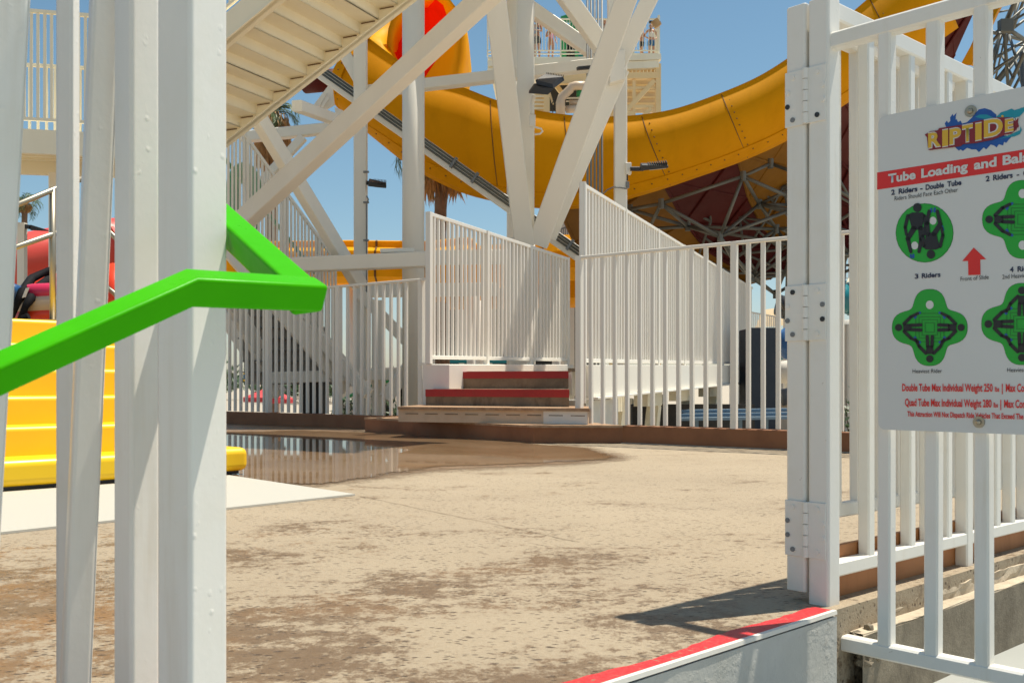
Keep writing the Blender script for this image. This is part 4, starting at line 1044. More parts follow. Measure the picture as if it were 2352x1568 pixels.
tag(rt.build("slide_tube", 'funnelr', None, smooth=True), "dark red tube end showing under the stair flight beside the gusset plate", "slide tube")

# the scoop above: yellow hood with red inside
hd = thing("slide_scoop", "sunlit yellow slide scoop with a red inner face above the shaded slide", "slide", tuple(P(980, 180, 25)))
red_ = [(905, 133), (898, 100), (903, 70), (912, 45), (930, 22), (955, 6), (980, -4), (1003, 0), (1018, 12), (1027, 38), (1025, 72), (1016, 108), (1002, 140), (985, 165), (972, 186), (940, 172)]
out_ = [(897, 128), (888, 98), (892, 66), (901, 40), (920, 12), (950, -12), (990, -22), (1028, -8), (1048, 18), (1058, 45), (1062, 72), (1058, 115), (1053, 150), (1050, 180), (1048, 212), (950, 205)]
ri = [P(x, y, 24.6) for x, y in red_]; ro = [P(x, y, 24.0) for x, y in out_]
cen = sum(ri, Vector()) / len(ri)
MB().grid([[p.lerp(cen, .5) + Vector((0, 1.5, 0)) for p in ri], [p.lerp(cen, .2) + Vector((0, .7, 0)) for p in ri], ri], closed=True).add([cen + Vector((0, 1.7, 0))] + [p.lerp(cen, .5) + Vector((0, 1.5, 0)) for p in ri], [(0, i + 1, (i + 1) % len(ri) + 1) for i in range(len(ri))]).build("inner_bowl", 'redfib', hd, smooth=True)
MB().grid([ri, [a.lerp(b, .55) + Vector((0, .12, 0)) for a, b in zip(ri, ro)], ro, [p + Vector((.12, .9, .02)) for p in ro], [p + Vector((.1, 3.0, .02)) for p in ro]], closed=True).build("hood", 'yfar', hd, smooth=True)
gl = [[P(838, 92, 23.6), P(872, 112, 23.4), P(905, 140, 23.2)], [P(846, 70, 24.6), P(872, 88, 24.4), P(895, 122, 24)], [P(862, 46, 25.2), P(885, 60, 25), P(897, 100, 24.8)], [P(882, 22, 25.4), P(905, 32, 25.2), P(912, 60, 25)], [P(900, -30, 25.6), P(930, -20, 25.4), P(940, 20, 25.2)]]
MB().grid(gl).build("side_wall", 'yfar', hd, smooth=True, solid=.06)

# ============================================================ FUNNEL AND ITS SPACE FRAME
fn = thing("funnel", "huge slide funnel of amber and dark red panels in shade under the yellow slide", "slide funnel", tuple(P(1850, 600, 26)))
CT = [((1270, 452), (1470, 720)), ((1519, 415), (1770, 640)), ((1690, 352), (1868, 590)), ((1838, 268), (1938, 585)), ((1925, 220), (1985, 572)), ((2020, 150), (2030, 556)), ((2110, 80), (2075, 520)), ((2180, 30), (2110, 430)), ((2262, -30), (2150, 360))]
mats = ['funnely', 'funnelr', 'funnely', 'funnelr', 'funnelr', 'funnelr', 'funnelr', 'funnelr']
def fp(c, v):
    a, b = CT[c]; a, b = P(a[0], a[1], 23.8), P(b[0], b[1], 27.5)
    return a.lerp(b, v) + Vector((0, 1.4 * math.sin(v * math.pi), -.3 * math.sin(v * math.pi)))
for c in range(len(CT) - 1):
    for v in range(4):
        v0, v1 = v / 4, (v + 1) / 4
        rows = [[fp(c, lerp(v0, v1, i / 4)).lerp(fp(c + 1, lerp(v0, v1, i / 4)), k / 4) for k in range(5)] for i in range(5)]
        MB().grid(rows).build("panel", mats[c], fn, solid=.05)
        a0, a1, b0, b1 = fp(c, v0), fp(c, v1), fp(c + 1, v0), fp(c + 1, v1); dy = Vector((0, -.05, 0))
        MB().tube([a0 + dy, a1 + dy], .04, 6).build("panel_rib", mats[c], fn)
        MB().tube([a0 + dy, b1 + dy], .03, 6).build("panel_rib", mats[c], fn)
        MB().tube([b0 + dy, a1 + dy], .03, 6).build("panel_rib", mats[c], fn)
ef = [(2290, -40), (2300, 8), (2288, 30), (2266, 78), (2252, 110), (2230, 150)]
MB().grid([[P(x - 22, y - 2, 23.2), P(x, y, 23.0), P(x + 3, y + 2, 23.6)] for x, y in ef]).build("edge_flange", 'slide', fn, solid=.04)
sp_ = thing("space_frame", "galvanised tube space frame carrying the funnel behind the right fences", "truss", tuple(P(1800, base_y(26), 26)))
C8 = lambda x, y: (1317 + x * .3936, 376.4 + y * .3936)
nodes = {'a': (512, 232, 23), 'b': (990, 72, 23), 'c': (855, 425, 23.5), 'd': (1085, 235, 24.5), 'e': (668, 365, 24.5), 'f': (1185, 380, 25), 'g': (1265, 150, 24), 'h': (1265, 240, 24.6), 'i': (330, 265, 24), 'j': (1150, -2, 23.4), 'k': (1265, 195, 23.3),
         'l': (1265, 270, 24), 'm': (930, 560, 25), 'n': (1040, 665, 25.5), 'o': (1180, 760, 26), 'p': (1280, 520, 25), 'q': (1500, 360, 24.5), 'r': (1480, 120, 23.6), 's': (1600, 520, 25.5), 't': (1380, 640, 26), 'u': (1560, 640, 26), 'v': (1700, 240, 24), 'w': (1680, 420, 25), 'x': (440, 380, 24.5),
         'y': (1240, 860, 26.2), 'z': (1760, 560, 25.5)}
ND = {k: P(*C8(x, y), Y) for k, (x, y, Y) in nodes.items()}
ed = "ab ac ai ax bc bd bj bk cd cl ce ea ei df dg dh ef cm cn mf mn no np pf po pq qr qd fq sq st to tu us sw wv vr vq rk wz zu jr kg hl ly yo fp mo nt tp rj qw ez dl xe nf".split()
for e in ed:
    p, q = ND[e[0]], ND[e[1]]
    MB().tube([p, q], .042, 10).build("tube", 'steel', sp_, smooth=True)
rn = random.Random(21); back = {}
for i in range(8):
    for j in range(4):
        back[(i, j)] = P(1560 + i * 62 + j * 18 + rn.uniform(-14, 14), 462 + j * 62 - i * 8 + rn.uniform(-14, 14), 25.6 + .5 * j + rn.uniform(-.3, .3))
for (i, j), p in back.items():
    for di, dj in ((1, 0), (0, 1), (1, 1), (-1, 1)):
        q = back.get((i + di, j + dj))
        if q is not None and rn.random() < .62: MB().tube([p, q], .034, 8).build("tube", 'steel', sp_, smooth=True)
for p in ND.values(): MB().tube([p - Z3 * .11, p + Z3 * .11], .07, 10).build("node", 'steel', sp_)
MB().tube([P(1823, base_y(24), 24), P(1823, 630, 24)], .10, 12).build("leg", 'greymetal', sp_, smooth=True)
MB().tube([P(1920, base_y(27), 27), P(1935, 600, 27)], .10, 12).build("leg", 'greymetal', sp_, smooth=True)
K3 = lambda x, y: ((2300 + x / 6.535) * .9408, y / 6.535 * .9408)
s3 = thing("space_frame", "dense galvanised tube truss against the sky in the upper right behind the sign fence", "truss", tuple(P(2330, base_y(27), 27)))
tr = [(1000, 400, 1180, 0, .10), (1000, 400, 700, 1180, .09), (610, 470, 1290, 640, .08), (610, 870, 890, 570, .07), (620, 1050, 1280, 680, .07), (620, 420, 870, 90, .07), (740, 1170, 1100, 940, .05), (900, 1250, 1290, 760, .09), (930, 1280, 1290, 830, .07), (1080, 1350, 1290, 900, .08), (1160, 1390, 1300, 1120, .06),
      (980, 420, 1290, 620, .09), (1060, 380, 1290, 240, .05), (1160, 440, 1290, 340, .06), (1000, 600, 1050, 1330, .07), (1080, 600, 1160, 860, .06), (1160, 960, 1300, 1400, .07), (940, 190, 1100, 160, .04), (960, 900, 1120, 1220, .05), (1230, 0, 1040, 640, .07), (1290, 40, 1150, 420, .06), (780, 700, 1270, 730, .03), (900, 480, 1290, 140, .04), (660, 880, 760, 960, .05), (800, 1200, 1010, 1000, .05), (940, 560, 800, 1180, .05), (1010, 560, 860, 1230, .04)]
for k, (a, b, c, d, r) in enumerate(tr):
    YY = 25 + (k * 37 % 11) * .22
    p, q = P(*K3(a, b), YY), P(*K3(c, d), YY + .9 * ((k % 3) - 1)); dv = (q - p) * .12
    MB().tube([p - dv * (0 if a < 640 else 1), q + dv], r * .62, 10).build("tube", 'steel', s3, smooth=True)
MB().box(P(*K3(1010, 420), 24.6), (.3, .2, .3)).build("node", 'steel', s3)
MB().tube([P(2362, base_y(26), 26), P(2362, 300, 26), P(2352, 120, 26)], .12, 12).build("leg", 'greymetal', s3, smooth=True)

# ============================================================ PEOPLE
def skin_obj(name, pts, edges, rad, mat, parent, root=0, sub=1):
    me = bpy.data.meshes.new(name); me.from_pydata([tuple(p) for p in pts], edges, []); me.materials.append(M[mat])
    o = bpy.data.objects.new(name, me); col.objects.link(o)
    md = o.modifiers.new("skin", 'SKIN'); md.use_smooth_shade = True
    for i, r in enumerate(rad):
        v = me.skin_vertices[0].data[i]; v.radius = (r, r); v.use_root = (i == root)
    if sub: s_ = o.modifiers.new("sub", 'SUBSURF'); s_.levels = s_.render_levels = sub
    put(o, parent); return o
def person(loc, yaw, label, skin, hair, top, bottom, arms, hair_len=.12, scale=1.14, lean=0.0, group="people on the tower platform"):
    t = thing("person", label, "person", tuple(loc), group)
    rot = Matrix.Rotation(yaw, 3, 'Z') * scale
    W_ = lambda p: Vector(loc) + rot @ Vector((p[0], p[1] + max(0, p[2] - .95) * lean, p[2]))
    pts = [(0, 0, .95), (0, 0, 1.12), (0, -.01, 1.30), (0, -.01, 1.42), (0, .0, 1.49), (0, .015, 1.56), (0, .02, 1.62), (0, .01, 1.70), (0, .105, 1.575)]
    rad = [.135, .115, .135, .10, .052, .07, .092, .06, .018]
    ed = [(0, 1), (1, 2), (2, 3), (3, 4), (4, 5), (5, 6), (6, 7), (5, 8)]
    for s_, (el, wr) in zip((-1, 1), arms):
        b = len(pts); pts += [(s_ * .175, -.01, 1.40), (s_ * el[0], el[1], el[2]), (s_ * wr[0], wr[1], wr[2])]; rad += [.058, .042, .029]; ed += [(3, b), (b, b + 1), (b + 1, b + 2)]
        d = (Vector((s_ * wr[0], wr[1], wr[2])) - Vector((s_ * el[0], el[1], el[2]))).normalized(); sd_ = d.orthogonal().normalized()
        h = len(pts); hp = Vector((s_ * wr[0], wr[1], wr[2])) + d * .07; pts.append(tuple(hp)); rad.append(.034); ed.append((b + 2, h))
        for k, ln in ((-1.5, .062), (-.5, .078), (.5, .082), (1.5, .07)):
            f = len(pts); q = hp + sd_ * k * .017 + d * .03; pts += [tuple(q), tuple(q + d * ln * .9 + d.cross(sd_) * .02)]; rad += [.009, .007]; ed += [(h, f), (f, f + 1)]
        f = len(pts); q = hp + sd_ * -.035 - d * .01; pts += [tuple(q), tuple(q + d * .04 - sd_ * .012)]; rad += [.010, .008]; ed += [(h, f), (f, f + 1)]
    for s_ in (-1, 1):
        b = len(pts); pts += [(s_ * .095, 0, .86), (s_ * .10, .02, .50), (s_ * .105, -.02, .30), (s_ * .105, -.02, .09), (s_ * .115, .10, .035)]
        rad += [.095, .062, .058, .038, .032]; ed += [(0, b), (b, b + 1), (b + 1, b + 2), (b + 2, b + 3), (b + 3, b + 4)]
    skin_obj("body", [W_(p) for p in pts], ed, [r * scale for r in rad], skin, t)
    for s_ in (-1, 1):
        MB().ball(W_((s_ * .034, .098, 1.625)), .010 * scale, 6).build("eye", 'black', t)
        MB().ball(W_((s_ * .094, .01, 1.60)), (.014 * scale, .022 * scale, .032 * scale), 6).build("ear", skin, t)
    skin_obj("hair", [W_((0, .0, 1.725)), W_((0, -.03, 1.68)), W_((0, -.075, 1.60)), W_((0, -.09, 1.60 - hair_len)), W_((0, -.095, 1.58 - hair_len * 1.9))], [(0, 1), (1, 2), (2, 3), (3, 4)], [r * scale for r in (.06, .098, .075, .06, .03)], hair, t)
    if top: skin_obj("swim_top", [W_(p) for p in ((0, -.005, 1.0), (0, -.005, 1.12), (0, -.01, 1.28), (0, -.01, 1.38))], [(0, 1), (1, 2), (2, 3)], [r * scale for r in (.145, .128, .148, .118)], top, t)
    if bottom: skin_obj("swim_shorts", [W_(p) for p in ((0, 0, 1.0), (0, 0, .93), (-.098, .0, .82), (-.10, .015, .62), (.098, .0, .82), (.10, .015, .62))], [(0, 1), (1, 2), (2, 3), (1, 4), (4, 5)], [r * scale for r in (.145, .152, .108, .085, .108, .085)], bottom, t)
    return t
HANG = ((.24, -.02, 1.14), (.25, .10, .93)); HIP = ((.34, -.08, 1.16), (.19, .06, 1.02)); BENT = ((.25, .02, 1.13), (.16, .24, 1.20)); CROSS = ((.24, .04, 1.14), (.02, .20, 1.18))

# ============================================================ FAR TOWER
tw = thing("slide_tower", "distant cream steel slide tower with a railed top platform", "tower", tuple(P(1400, base_y(46), 46)))
TY = 46.0
def tb(x0, y0, x1, y1, w, h=None, Y=TY, mat='beige', name="beam", Y2=None): return MB().beam(P(x0, y0, Y), P(x1, y1, Y2 or Y), w, h or w, (0, 1, 0) if abs(x1 - x0) < 3 else Z3).build(name, mat, tw)
tb(1120, 149, 1517, 133, .4, .26, mat='cream', name="platform_edge")
pe0, pe1 = P(1120, 140, TY), P(1517, 127, TY); pe0.z = pe1.z = P(1400, 131, TY).z
MB().hexa([pe0 + Vector((0, 0, -.1)), pe1 + Vector((0, 0, -.1)), pe1 + Vector((.3, 7, -.1)), pe0 + Vector((.3, 7, -.1))], [pe0, pe1, pe1 + Vector((.3, 7, 0)), pe0 + Vector((.3, 7, 0))]).build("platform", 'cream', tw)
tb(1120, 168, 1512, 149, .3, .34, mat='cream'); tb(1270, 185, 1352, 181, .3, .40); tb(1420, 176, 1512, 175, .3, .28)
for k in range(9): MB().box(P(1440 + k * 8.5, 164, TY + .3), (.09, .3, .16)).build("deck_joist", 'beige', tw)
tb(1511.5, base_y(46), 1511.5, 148, .24, .24, name="column"); tb(1433, base_y(46), 1430, 180, .22, .22, name="column", Y=49)
tb(1436, 258, 1503, 186, .22, .2, name="brace"); tb(1470, 275, 1496, 250, .2, .2, name="brace")
tb(1456, 268, 1456, 184, .14, .14, name="post"); tb(1432, 203, 1505, 202, .12, .12); tb(1432, 246, 1500, 245, .15, .15); tb(1432, 262, 1456, 262, .2, .2)
MB().box(P(1470, 222, TY + 3), (1.7, .1, 1.6)).build("back_panel", 'tan', tw)
for k in range(4): MB().box(P(1470, 196 + 14 * k, TY + 2.9), (1.7, .08, .08)).build("panel_rail", 'beige', tw)
tb(1256, base_y(46), 1256, 212, .26, .26, name="column"); tb(1404, base_y(46), 1404, 205, .2, .2, name="column", Y=47)
MB().box(P(1238, 240, TY + .4), (.5, .1, 1.0)).build("slat_panel", 'beige', tw)
for k in range(5): MB().box(P(1238, 222 + k * 9, TY + .3), (.5, .08, .07)).build("panel_slat", 'cream', tw)
tb(1276, 195, 1296, 222, .2, .2, name="brace", Y=46.6); tb(1262, 212, 1270, 240, .08, .08, name="brace")
MB().box(P(1330, 215, TY + 2.4), (3.2, .2, 1.7)).build("machine_room", 'dark', tw)
pp = MB().tube([P(1288, 264, 45.6), P(1287, 236, 45.6), P(1290, 224, 45.6), P(1310, 205, 45.6), P(1312, 200, 45.6), P(1322, 197, 45.6), P(1352, 197, 45.6)], [.22, .22, .2, .2, .2, .2, .2], 12); pp.build("water_pipe", 'rbeige', tw, smooth=True)
MB().tube([P(1308, 236, 45.9), P(1345, 236, 45.9)], .13, 10).build("water_pipe", 'rbeige', tw, smooth=True)
MB().tube([P(1300, 252, 45.8), P(1326, 250, 45.8)], .18, 10).build("water_pipe", 'rbeige', tw, smooth=True)
MB().tube([P(1332, 222, 45.8), P(1332, 205, 45.8)], .16, 12).build("drum", 'darkgreen', tw, smooth=True)
for k in range(4): MB().tube([P(1270 + 7 * k, 262, 45.7), P(1268 + 9 * k, 238, 45.6), P(1278 + 8 * k, 222, 45.7)], .02, 6).build("hose", 'black', tw)
for x0, x1, y in ((1296, 1345, 226), (1300, 1345, 233), (1290, 1345, 246)): MB().beam(P(x0, y, 45.9), P(x1, y - 1, 45.9), .05, .06).build("pipe_rack", 'cream', tw)
tr_ = thing("railing", "cream railing round the top of the distant slide tower", "railing", tuple(pe0))
def trail(p, q, h, n):
    MB().beam(p + Z3 * h, q + Z3 * h, .06, .06).build("top_rail", 'cream', tr_)
    for zz_ in (.12, .27): MB().beam(p + Z3 * zz_, q + Z3 * zz_, .05, .05).build("bottom_rail", 'cream', tr_)
    for i in range(n + 1):
        a = p.lerp(q, i / n); picket(tr_, a, a.z + (.0 if i % 8 == 0 else .27), a.z + h, 0, .026 if i % 8 else .065, 'cream', .003, "post" if i % 8 == 0 else "picket")
trail(pe0 + Vector((0, .1, .05)), pe1 + Vector((-.1, .1, .05)), 1.72, 56)
trail(pe1 + Vector((-.1, .15, .05)), pe1 + Vector((.2, 6.8, .05)), 1.72, 30)
MB().beam(P(1513, 128, TY), P(1513, 36, TY), .10, .10, (0, 1, 0)).build("corner_post", 'cream', tr_)
def on_deck(x, dy): p = P(x, 131, TY + .35 + dy * .15); p.z = pe0.z + .02; return p
ga = thing("slide_entrance", "green slide entrance arch with a teal curtain on the tower platform", "slide entrance", tuple(on_deck(1307, 2.5)))
MB().hexa([P(1286, 140, 48), P(1301, 140, 48), P(1301, 140, 49.5), P(1286, 140, 49.5)], [P(1288, 62, 48), P(1300, 62, 48), P(1300, 62, 49.5), P(1288, 62, 49.5)]).build("side_panel", 'darkgreen', ga)
MB().hexa([P(1322, 140, 48), P(1330, 140, 48), P(1330, 140, 49.5), P(1324, 140, 49.5)], [P(1316, 75, 48), P(1322, 75, 48), P(1322, 75, 49.5), P(1318, 75, 49.5)]).build("side_panel", 'darkgreen', ga)
MB().hexa([P(1287, 48, 47.9), P(1322, 52, 47.9), P(1326, 58, 49.5), P(1287, 50, 49.5)], [P(1288, 38, 47.9), P(1305, 33, 47.9), P(1318, 35, 49.5), P(1290, 38, 49.5)]).build("arch_top", 'darkgreen', ga)
MB().beam(P(1312, 56, 47.9), P(1330, 78, 47.9), .4, .35).build("arch_top", 'darkgreen', ga)
MB().box(P(1311, 105, 49.0), (.9, .1, 1.3)).build("backboard", 'dark', ga)
MB().box(P(1334, 106, 48.4), (.55, .06, 1.35)).build("curtain", 'teal', ga)
person(on_deck(1233, 1.4), R(155), "person in blue top and black shorts at the left end of the tower railing", 'skin2', 'hair2', 'swimblue', 'swimblack', (CROSS, HANG), .08)
person(on_deck(1265, 1.6), R(200), "person in pink swimsuit with long dark hair beside the green slide entrance", 'skin2', 'hair', 'swimpink', None, (HANG, BENT), .26, .94)
person(on_deck(1388, 1.8), R(150), "person with dark tied hair standing behind the conduits on the tower", 'skin', 'hair2', 'swimblack', 'swimblack', (HANG, BENT), .06)
person(on_deck(1345, 1.2), R(230), "person in white shirt leaning at the railing beside the green arch", 'skin', 'hair', 'towel', 'swimblack', (BENT, HANG), .08, .93, .30)
person(on_deck(1474, 1.5), R(100), "person in dark shorts with arms crossed near the tower's right corner", 'skin', 'hair2', None, 'swimblack', (CROSS, BENT), .04, .92)
person(on_deck(1496, 1.3), R(190), "person in white shirt with hands on hips at the tower's right corner", 'skin', 'hair2', 'towel', 'swimblue', (HIP, HIP), .05, .98)
spk = thing("floodlight", "dark square floodlight on the corner post of the distant tower", "floodlight", tuple(P(1508, 55, 45.6)))
MB().box(P(1507, 54, 45.5), (.34, .16, .34), (1, 0, .7), (-.7, .1, 1)).build("housing", 'thatch', spk); MB().beam(P(1491, 51, 45.6), P(1517, 53, 45.6), .10, .10).build("bracket", 'black', spk)

# ============================================================ PALMS AND PLANTS
def palm(base, h, crown, nf, label, skirt=0, skirt_r=.8, trunk=.16, seed=1, fan=False):
    rnd = random.Random(seed); base = Vector(base)
    t = thing("palm_tree", label, "palm tree", tuple(base))
    top = base + Z3 * h
    tm = MB(); npt = 26
    tm.tube([base + Vector((.05 * math.sin(i * .3), 0, h * i / npt)) for i in range(npt + 1)], [trunk * (1.15 - .3 * i / npt) * (1 + .07 * (i % 2)) for i in range(npt + 1)], 12)
    tm.build("trunk", 'bark', t)
    mb = MB()
    for k in range(nf):
        az = k * 2.399 + rnd.uniform(-.2, .2); el = rnd.uniform(-.5, 1.25) if k % 3 else rnd.uniform(.4, 1.4)
        L = crown * rnd.uniform(.8, 1.1); pts = []; p = top.copy(); e = el
        for i in range(9):
            pts.append(p.copy()); p = p + Vector((math.cos(az) * math.cos(e), math.sin(az) * math.cos(e), math.sin(e))) * L / 8; e -= .16 + .05 * i
        mb.tube(pts, [.022 * (1 - i / 10) + .004 for i in range(9)], 4)
        side = Vector((-math.sin(az), math.cos(az), 0))
        for i in range(2, 9):
            for u in (0, .33, .66):
                q = pts[i - 1].lerp(pts[i], u); d = (pts[i] - pts[i - 1]).normalized(); ll = crown * .26 * (1 - abs(i - 5) / 9) * rnd.uniform(.8, 1.15)
                for s_ in (-1, 1):
                    tip = q + (side * s_ * .8 + d * .75 + Z3 * rnd.uniform(-.45, -.05)) * ll; m = q.lerp(tip, .45) + d * .025
                    mb.add([q - d * .012, m - d * .03, tip, m + d * .02], [(0, 1, 2, 3)])
    mb.build("crown", 'frond', t, fix=False)
    if skirt:
        mb = MB()
        for k in range(520):
            az = rnd.uniform(0, 2 * math.pi); z = rnd.uniform(.0, 1.0); r0 = trunk * .8 + skirt_r * rnd.uniform(.05, .55) * (1 - .35 * z); r1 = skirt_r * rnd.uniform(.35, 1.0) * (.55 + .45 * (1 - z * .5))
            a = top + Vector((math.cos(az) * r0, math.sin(az) * r0, -skirt * z * .55)); b = top + Vector((math.cos(az + rnd.uniform(-.2, .2)) * r1, math.sin(az) * r1, -skirt * (.45 + .55 * z) * rnd.uniform(.75, 1.08)))
            w = Vector((-math.sin(az), math.cos(az), 0)) * rnd.uniform(.012, .035); m = a.lerp(b, .5) + Vector((math.cos(az), math.sin(az), 0)) * .08
            mb.add([a - w, a + w, m + w * 1.4, b, m - w * 1.4], [(0, 1, 2, 3, 4)])
        mb.build("dry_skirt", 'thatch', t, fix=False)
    return t
def ground_pt(x, Y): p = P(x, 900, Y); p.z = -1; return p
palm(ground_pt(1013, 30), 8.9, 2.0, 26, "palm with a thick dry thatch skirt hanging below the yellow slide", 1.9, .98, .20, 4)
palm(ground_pt(627, 36), 11.4, 1.3, 16, "palm with a pale dry skirt glimpsed under the stair flight", 2.4, .8, .2, 9)
palm(ground_pt(55, 70), 14.2, 1.6, 22, "small distant palm at the far left under the steel rail", .7, .5, .22, 14)
def shrub(base, r, h, n, label, seed, spiky=True, leaf=.16, mat='leaf'):
    rnd = random.Random(seed); base = Vector(base); t = thing("shrub", label, "shrub", tuple(base))
    st_, lf_ = MB(), MB()
    for k in range(n):
        az = rnd.uniform(0, 6.28); rr = r * math.sqrt(rnd.random()); tip = base + Vector((math.cos(az) * rr, math.sin(az) * rr, h * rnd.uniform(.45, 1.0) * (1 - .3 * rr / r)))
        foot = base + Vector((math.cos(az) * rr * .35, math.sin(az) * rr * .35, 0)); st_.tube([foot, foot.lerp(tip, .5) + Vector((0, 0, .03)), tip], [.012, .009, .004], 4)
        for i in range(16):
            q = foot.lerp(tip, rnd.uniform(.35, 1)); d = Vector((rnd.uniform(-1, 1), rnd.uniform(-1, 1), rnd.uniform(-.1, 1))).normalized(); s_ = d.orthogonal().normalized() * leaf * .12; L = leaf * rnd.uniform(.7, 1.2)
            lf_.add([q, q + d * L * .45 + s_, q + d * L, q + d * L * .45 - s_], [(0, 1, 2, 3)])
    st_.build("stems", 'bark', t); lf_.build("foliage", mat, t, fix=False); return t
shrub(ground_pt(1962, 12.6), .55, 1.75, 60, "dark oleander shrub behind the kerb near the gate posts", 3)
shrub(ground_pt(1806, 13.2), .5, .95, 30, "small green shrub poking above the kerb at the right fence", 5)
shrub(ground_pt(880, 26), 1.4, 1.75, 80, "green bush below the deck behind the left fence near the steps", 8, leaf=.22)
shrub(ground_pt(800, 27), 1.2, 1.3, 60, "low green bush behind the left fence under the stair beam", 9, leaf=.22)
for k, (x, Y, h) in enumerate(((-300, 95, 5), (60, 110, 4.2), (420, 100, 4.5), (760, 85, 3.2), (1900, 80, 5), (2250, 90, 6), (2700, 90, 7))):
    shrub(ground_pt(x, Y), 7.5, h, 130, f"distant tree clump {('far left beyond the red tube','beyond the yellow steps','behind the stair landing','behind the lower stair','beyond the teal slide','behind the tube truss','far right beyond the sign')[k]}", 20 + k, leaf=.95)

# ============================================================ LEFT: YELLOW STEPS, RAILS, RAFTS
fd = Vector((.69, .725, 0)).normalized(); cd = Vector((-fd.y, fd.x, 0)); R0 = Vector((-1.915, 7.30, 0))
ys = thing("yellow_steps", "moulded yellow plastic steps with rounded edges on the white mat", "steps", tuple(R0 - fd * 1.5))
MB().prism([R0 - fd * 4 + cd * .06, R0 - fd * .05 + cd * .06, R0 - fd * .05 + cd * 1.8, R0 - fd * 4 + cd * 1.8], .013, .035).build("skid_base", 'black', ys)
for k in range(6):
    o_ = .285 * k; e = .09 * (k > 0) + .03 * k
    a, b = R0 - fd * 4 + cd * o_, R0 - fd * e + cd * o_
    z0, z1 = (.035 if k == 0 else .19 * k - .02), .19 * (k + 1) + .015
    sg_ = MB().prism([a, b, b + cd * (2.0 - o_), a + cd * (2.0 - o_)], z0, z1)
    sg_.build("step", 'yplastic', ys, bevel=.035 if k else .05, seg=3)
    if k == 5:
        for q in (.5, 1.35, 2.2): MB().beam(b - fd * q + cd * -.003 + Z3 * z0, b - fd * q + cd * -.003 + Z3 * (z1 - .03), .008, .008, cd).build("panel_joint", 'seam', ys)
sl_ = thing("handrail", "stainless steel tube handrail on top of the yellow steps", "handrail", tuple(P(121, 735, 8.1)))
MB().tube([P(121, 738, 8.1), P(121, 432, 8.1)], .024, 14).build("post", 'stainless', sl_, smooth=True)
MB().box(P(121, 737, 8.1), (.22, .14, .02)).build("base_plate", 'stainless', sl_)
MB().tube([P(-80, 520, 7.3), P(121, 436, 8.1), P(240, 392, 8.6)], .022, 12).build("upper_rail", 'stainless', sl_, smooth=True)
MB().tube([P(-80, 608, 7.3), P(121, 538, 8.1), P(180, 518, 8.4)], .022, 12).build("lower_rail", 'stainless', sl_, smooth=True)
s4 = thing("handrail", "stainless handrail dropping right, glimpsed between the near pickets", "handrail", tuple(P(300, 720, 9)))
MB().tube([P(240, 522, 9.0), P(330, 610, 9.2)], .022, 12).build("upper_rail", 'stainless', s4, smooth=True)
MB().tube([P(225, 640, 9.0), P(330, 735, 9.2)], .022, 12).build("lower_rail", 'stainless', s4, smooth=True)
MB().tube([P(318, 600, 9.15), P(318, 790, 9.15)], .024, 12).build("post", 'stainless', s4, smooth=True)
ra = thing("raft", "red raft with pink and beige tubes and black straps on the yellow steps", "raft", tuple(P(120, 735, 9.0)))
MB().hexa([P(45, 738, 9.3), P(285, 738, 9.3), P(285, 738, 9.9), P(45, 738, 9.9)], [P(76, 634, 9.6), P(262, 612, 9.6), P(262, 612, 9.9), P(76, 634, 9.9)]).build("backrest", 'rred', ra, bevel=.06, seg=3)
MB().tube([P(255, 720, 9.2), P(262, 660, 9.3), P(262, 612, 9.4)], [.07, .09, .06], 14).build("side_tube", 'rred', ra, smooth=True)
for (y, r, mt, nm) in ((727, .085, 'rred', "lower_tube"), (702, .10, 'rbeige', "middle_tube"), (676, .085, 'pinkred', "upper_tube")):
    MB().tube([P(38, y + 4, 9.1), P(48, y, 8.95), P(80, y - 3, 8.85), P(130, y - 5, 8.85), P(200, y - 5, 8.9)], [r * .5, r * .9, r, r, r], 16).build(nm, mt, ra, smooth=True)
for pts in ([(22, 735, 8.8), (38, 700, 8.72), (52, 670, 8.72), (72, 640, 9.3), (110, 622, 9.45), (140, 612, 9.5)], [(48, 735, 8.75), (58, 705, 8.72), (70, 685, 8.74), (92, 655, 9.3), (118, 634, 9.5)], [(128, 690, 8.72), (134, 710, 8.72), (140, 735, 8.75)]):
    MB().tube([P(*p) for p in pts], [.034, .03, .042, .04, .034, .03][:len(pts)], 8).build("strap", 'rubber', ra, smooth=True)
MB().box(P(59, 672, 8.62), (.03, .01, .09), (1, 0, .2), (.4, 0, 1)).build("strap_label", 'towel', ra)
MB().tube([P(52, 732, 8.68), P(66, 726, 8.68)], .03, 8).build("handle", 'rubber', ra)
tag(MB().tube([P(2, 662, 8.75), P(44, 676, 8.75)], [.085, .075], 14).build("rolled_mat", 'blue', None, smooth=True), "blue rolled mat at the left edge beside the red raft", "mat")
rt2 = thing("slide_tube", "faded red tube slide behind the steel rails at the far left", "slide tube", tuple(P(120, 600, 19)))
MB().tube([P(-200, 640, 18), P(60, 598, 19), P(240, 566, 20), P(420, 560, 21)], [.5, .52, .56, .56], 28).build("tube", 'redtube', rt2, smooth=True)
MB().tube([P(228, 568, 19.9), P(234, 567, 19.95)], .62, 28).build("flange", 'redtube', rt2)
lp = thing("lamp_post", "white square lamp post with two black lamp heads beyond the steel rails", "lamp post", tuple(P(51, base_y(15), 15)))
MB().beam(P(51, base_y(15), 15), P(51, 512, 15), .105, .105, (0, 1, 0)).build("pole", 'frame', lp)
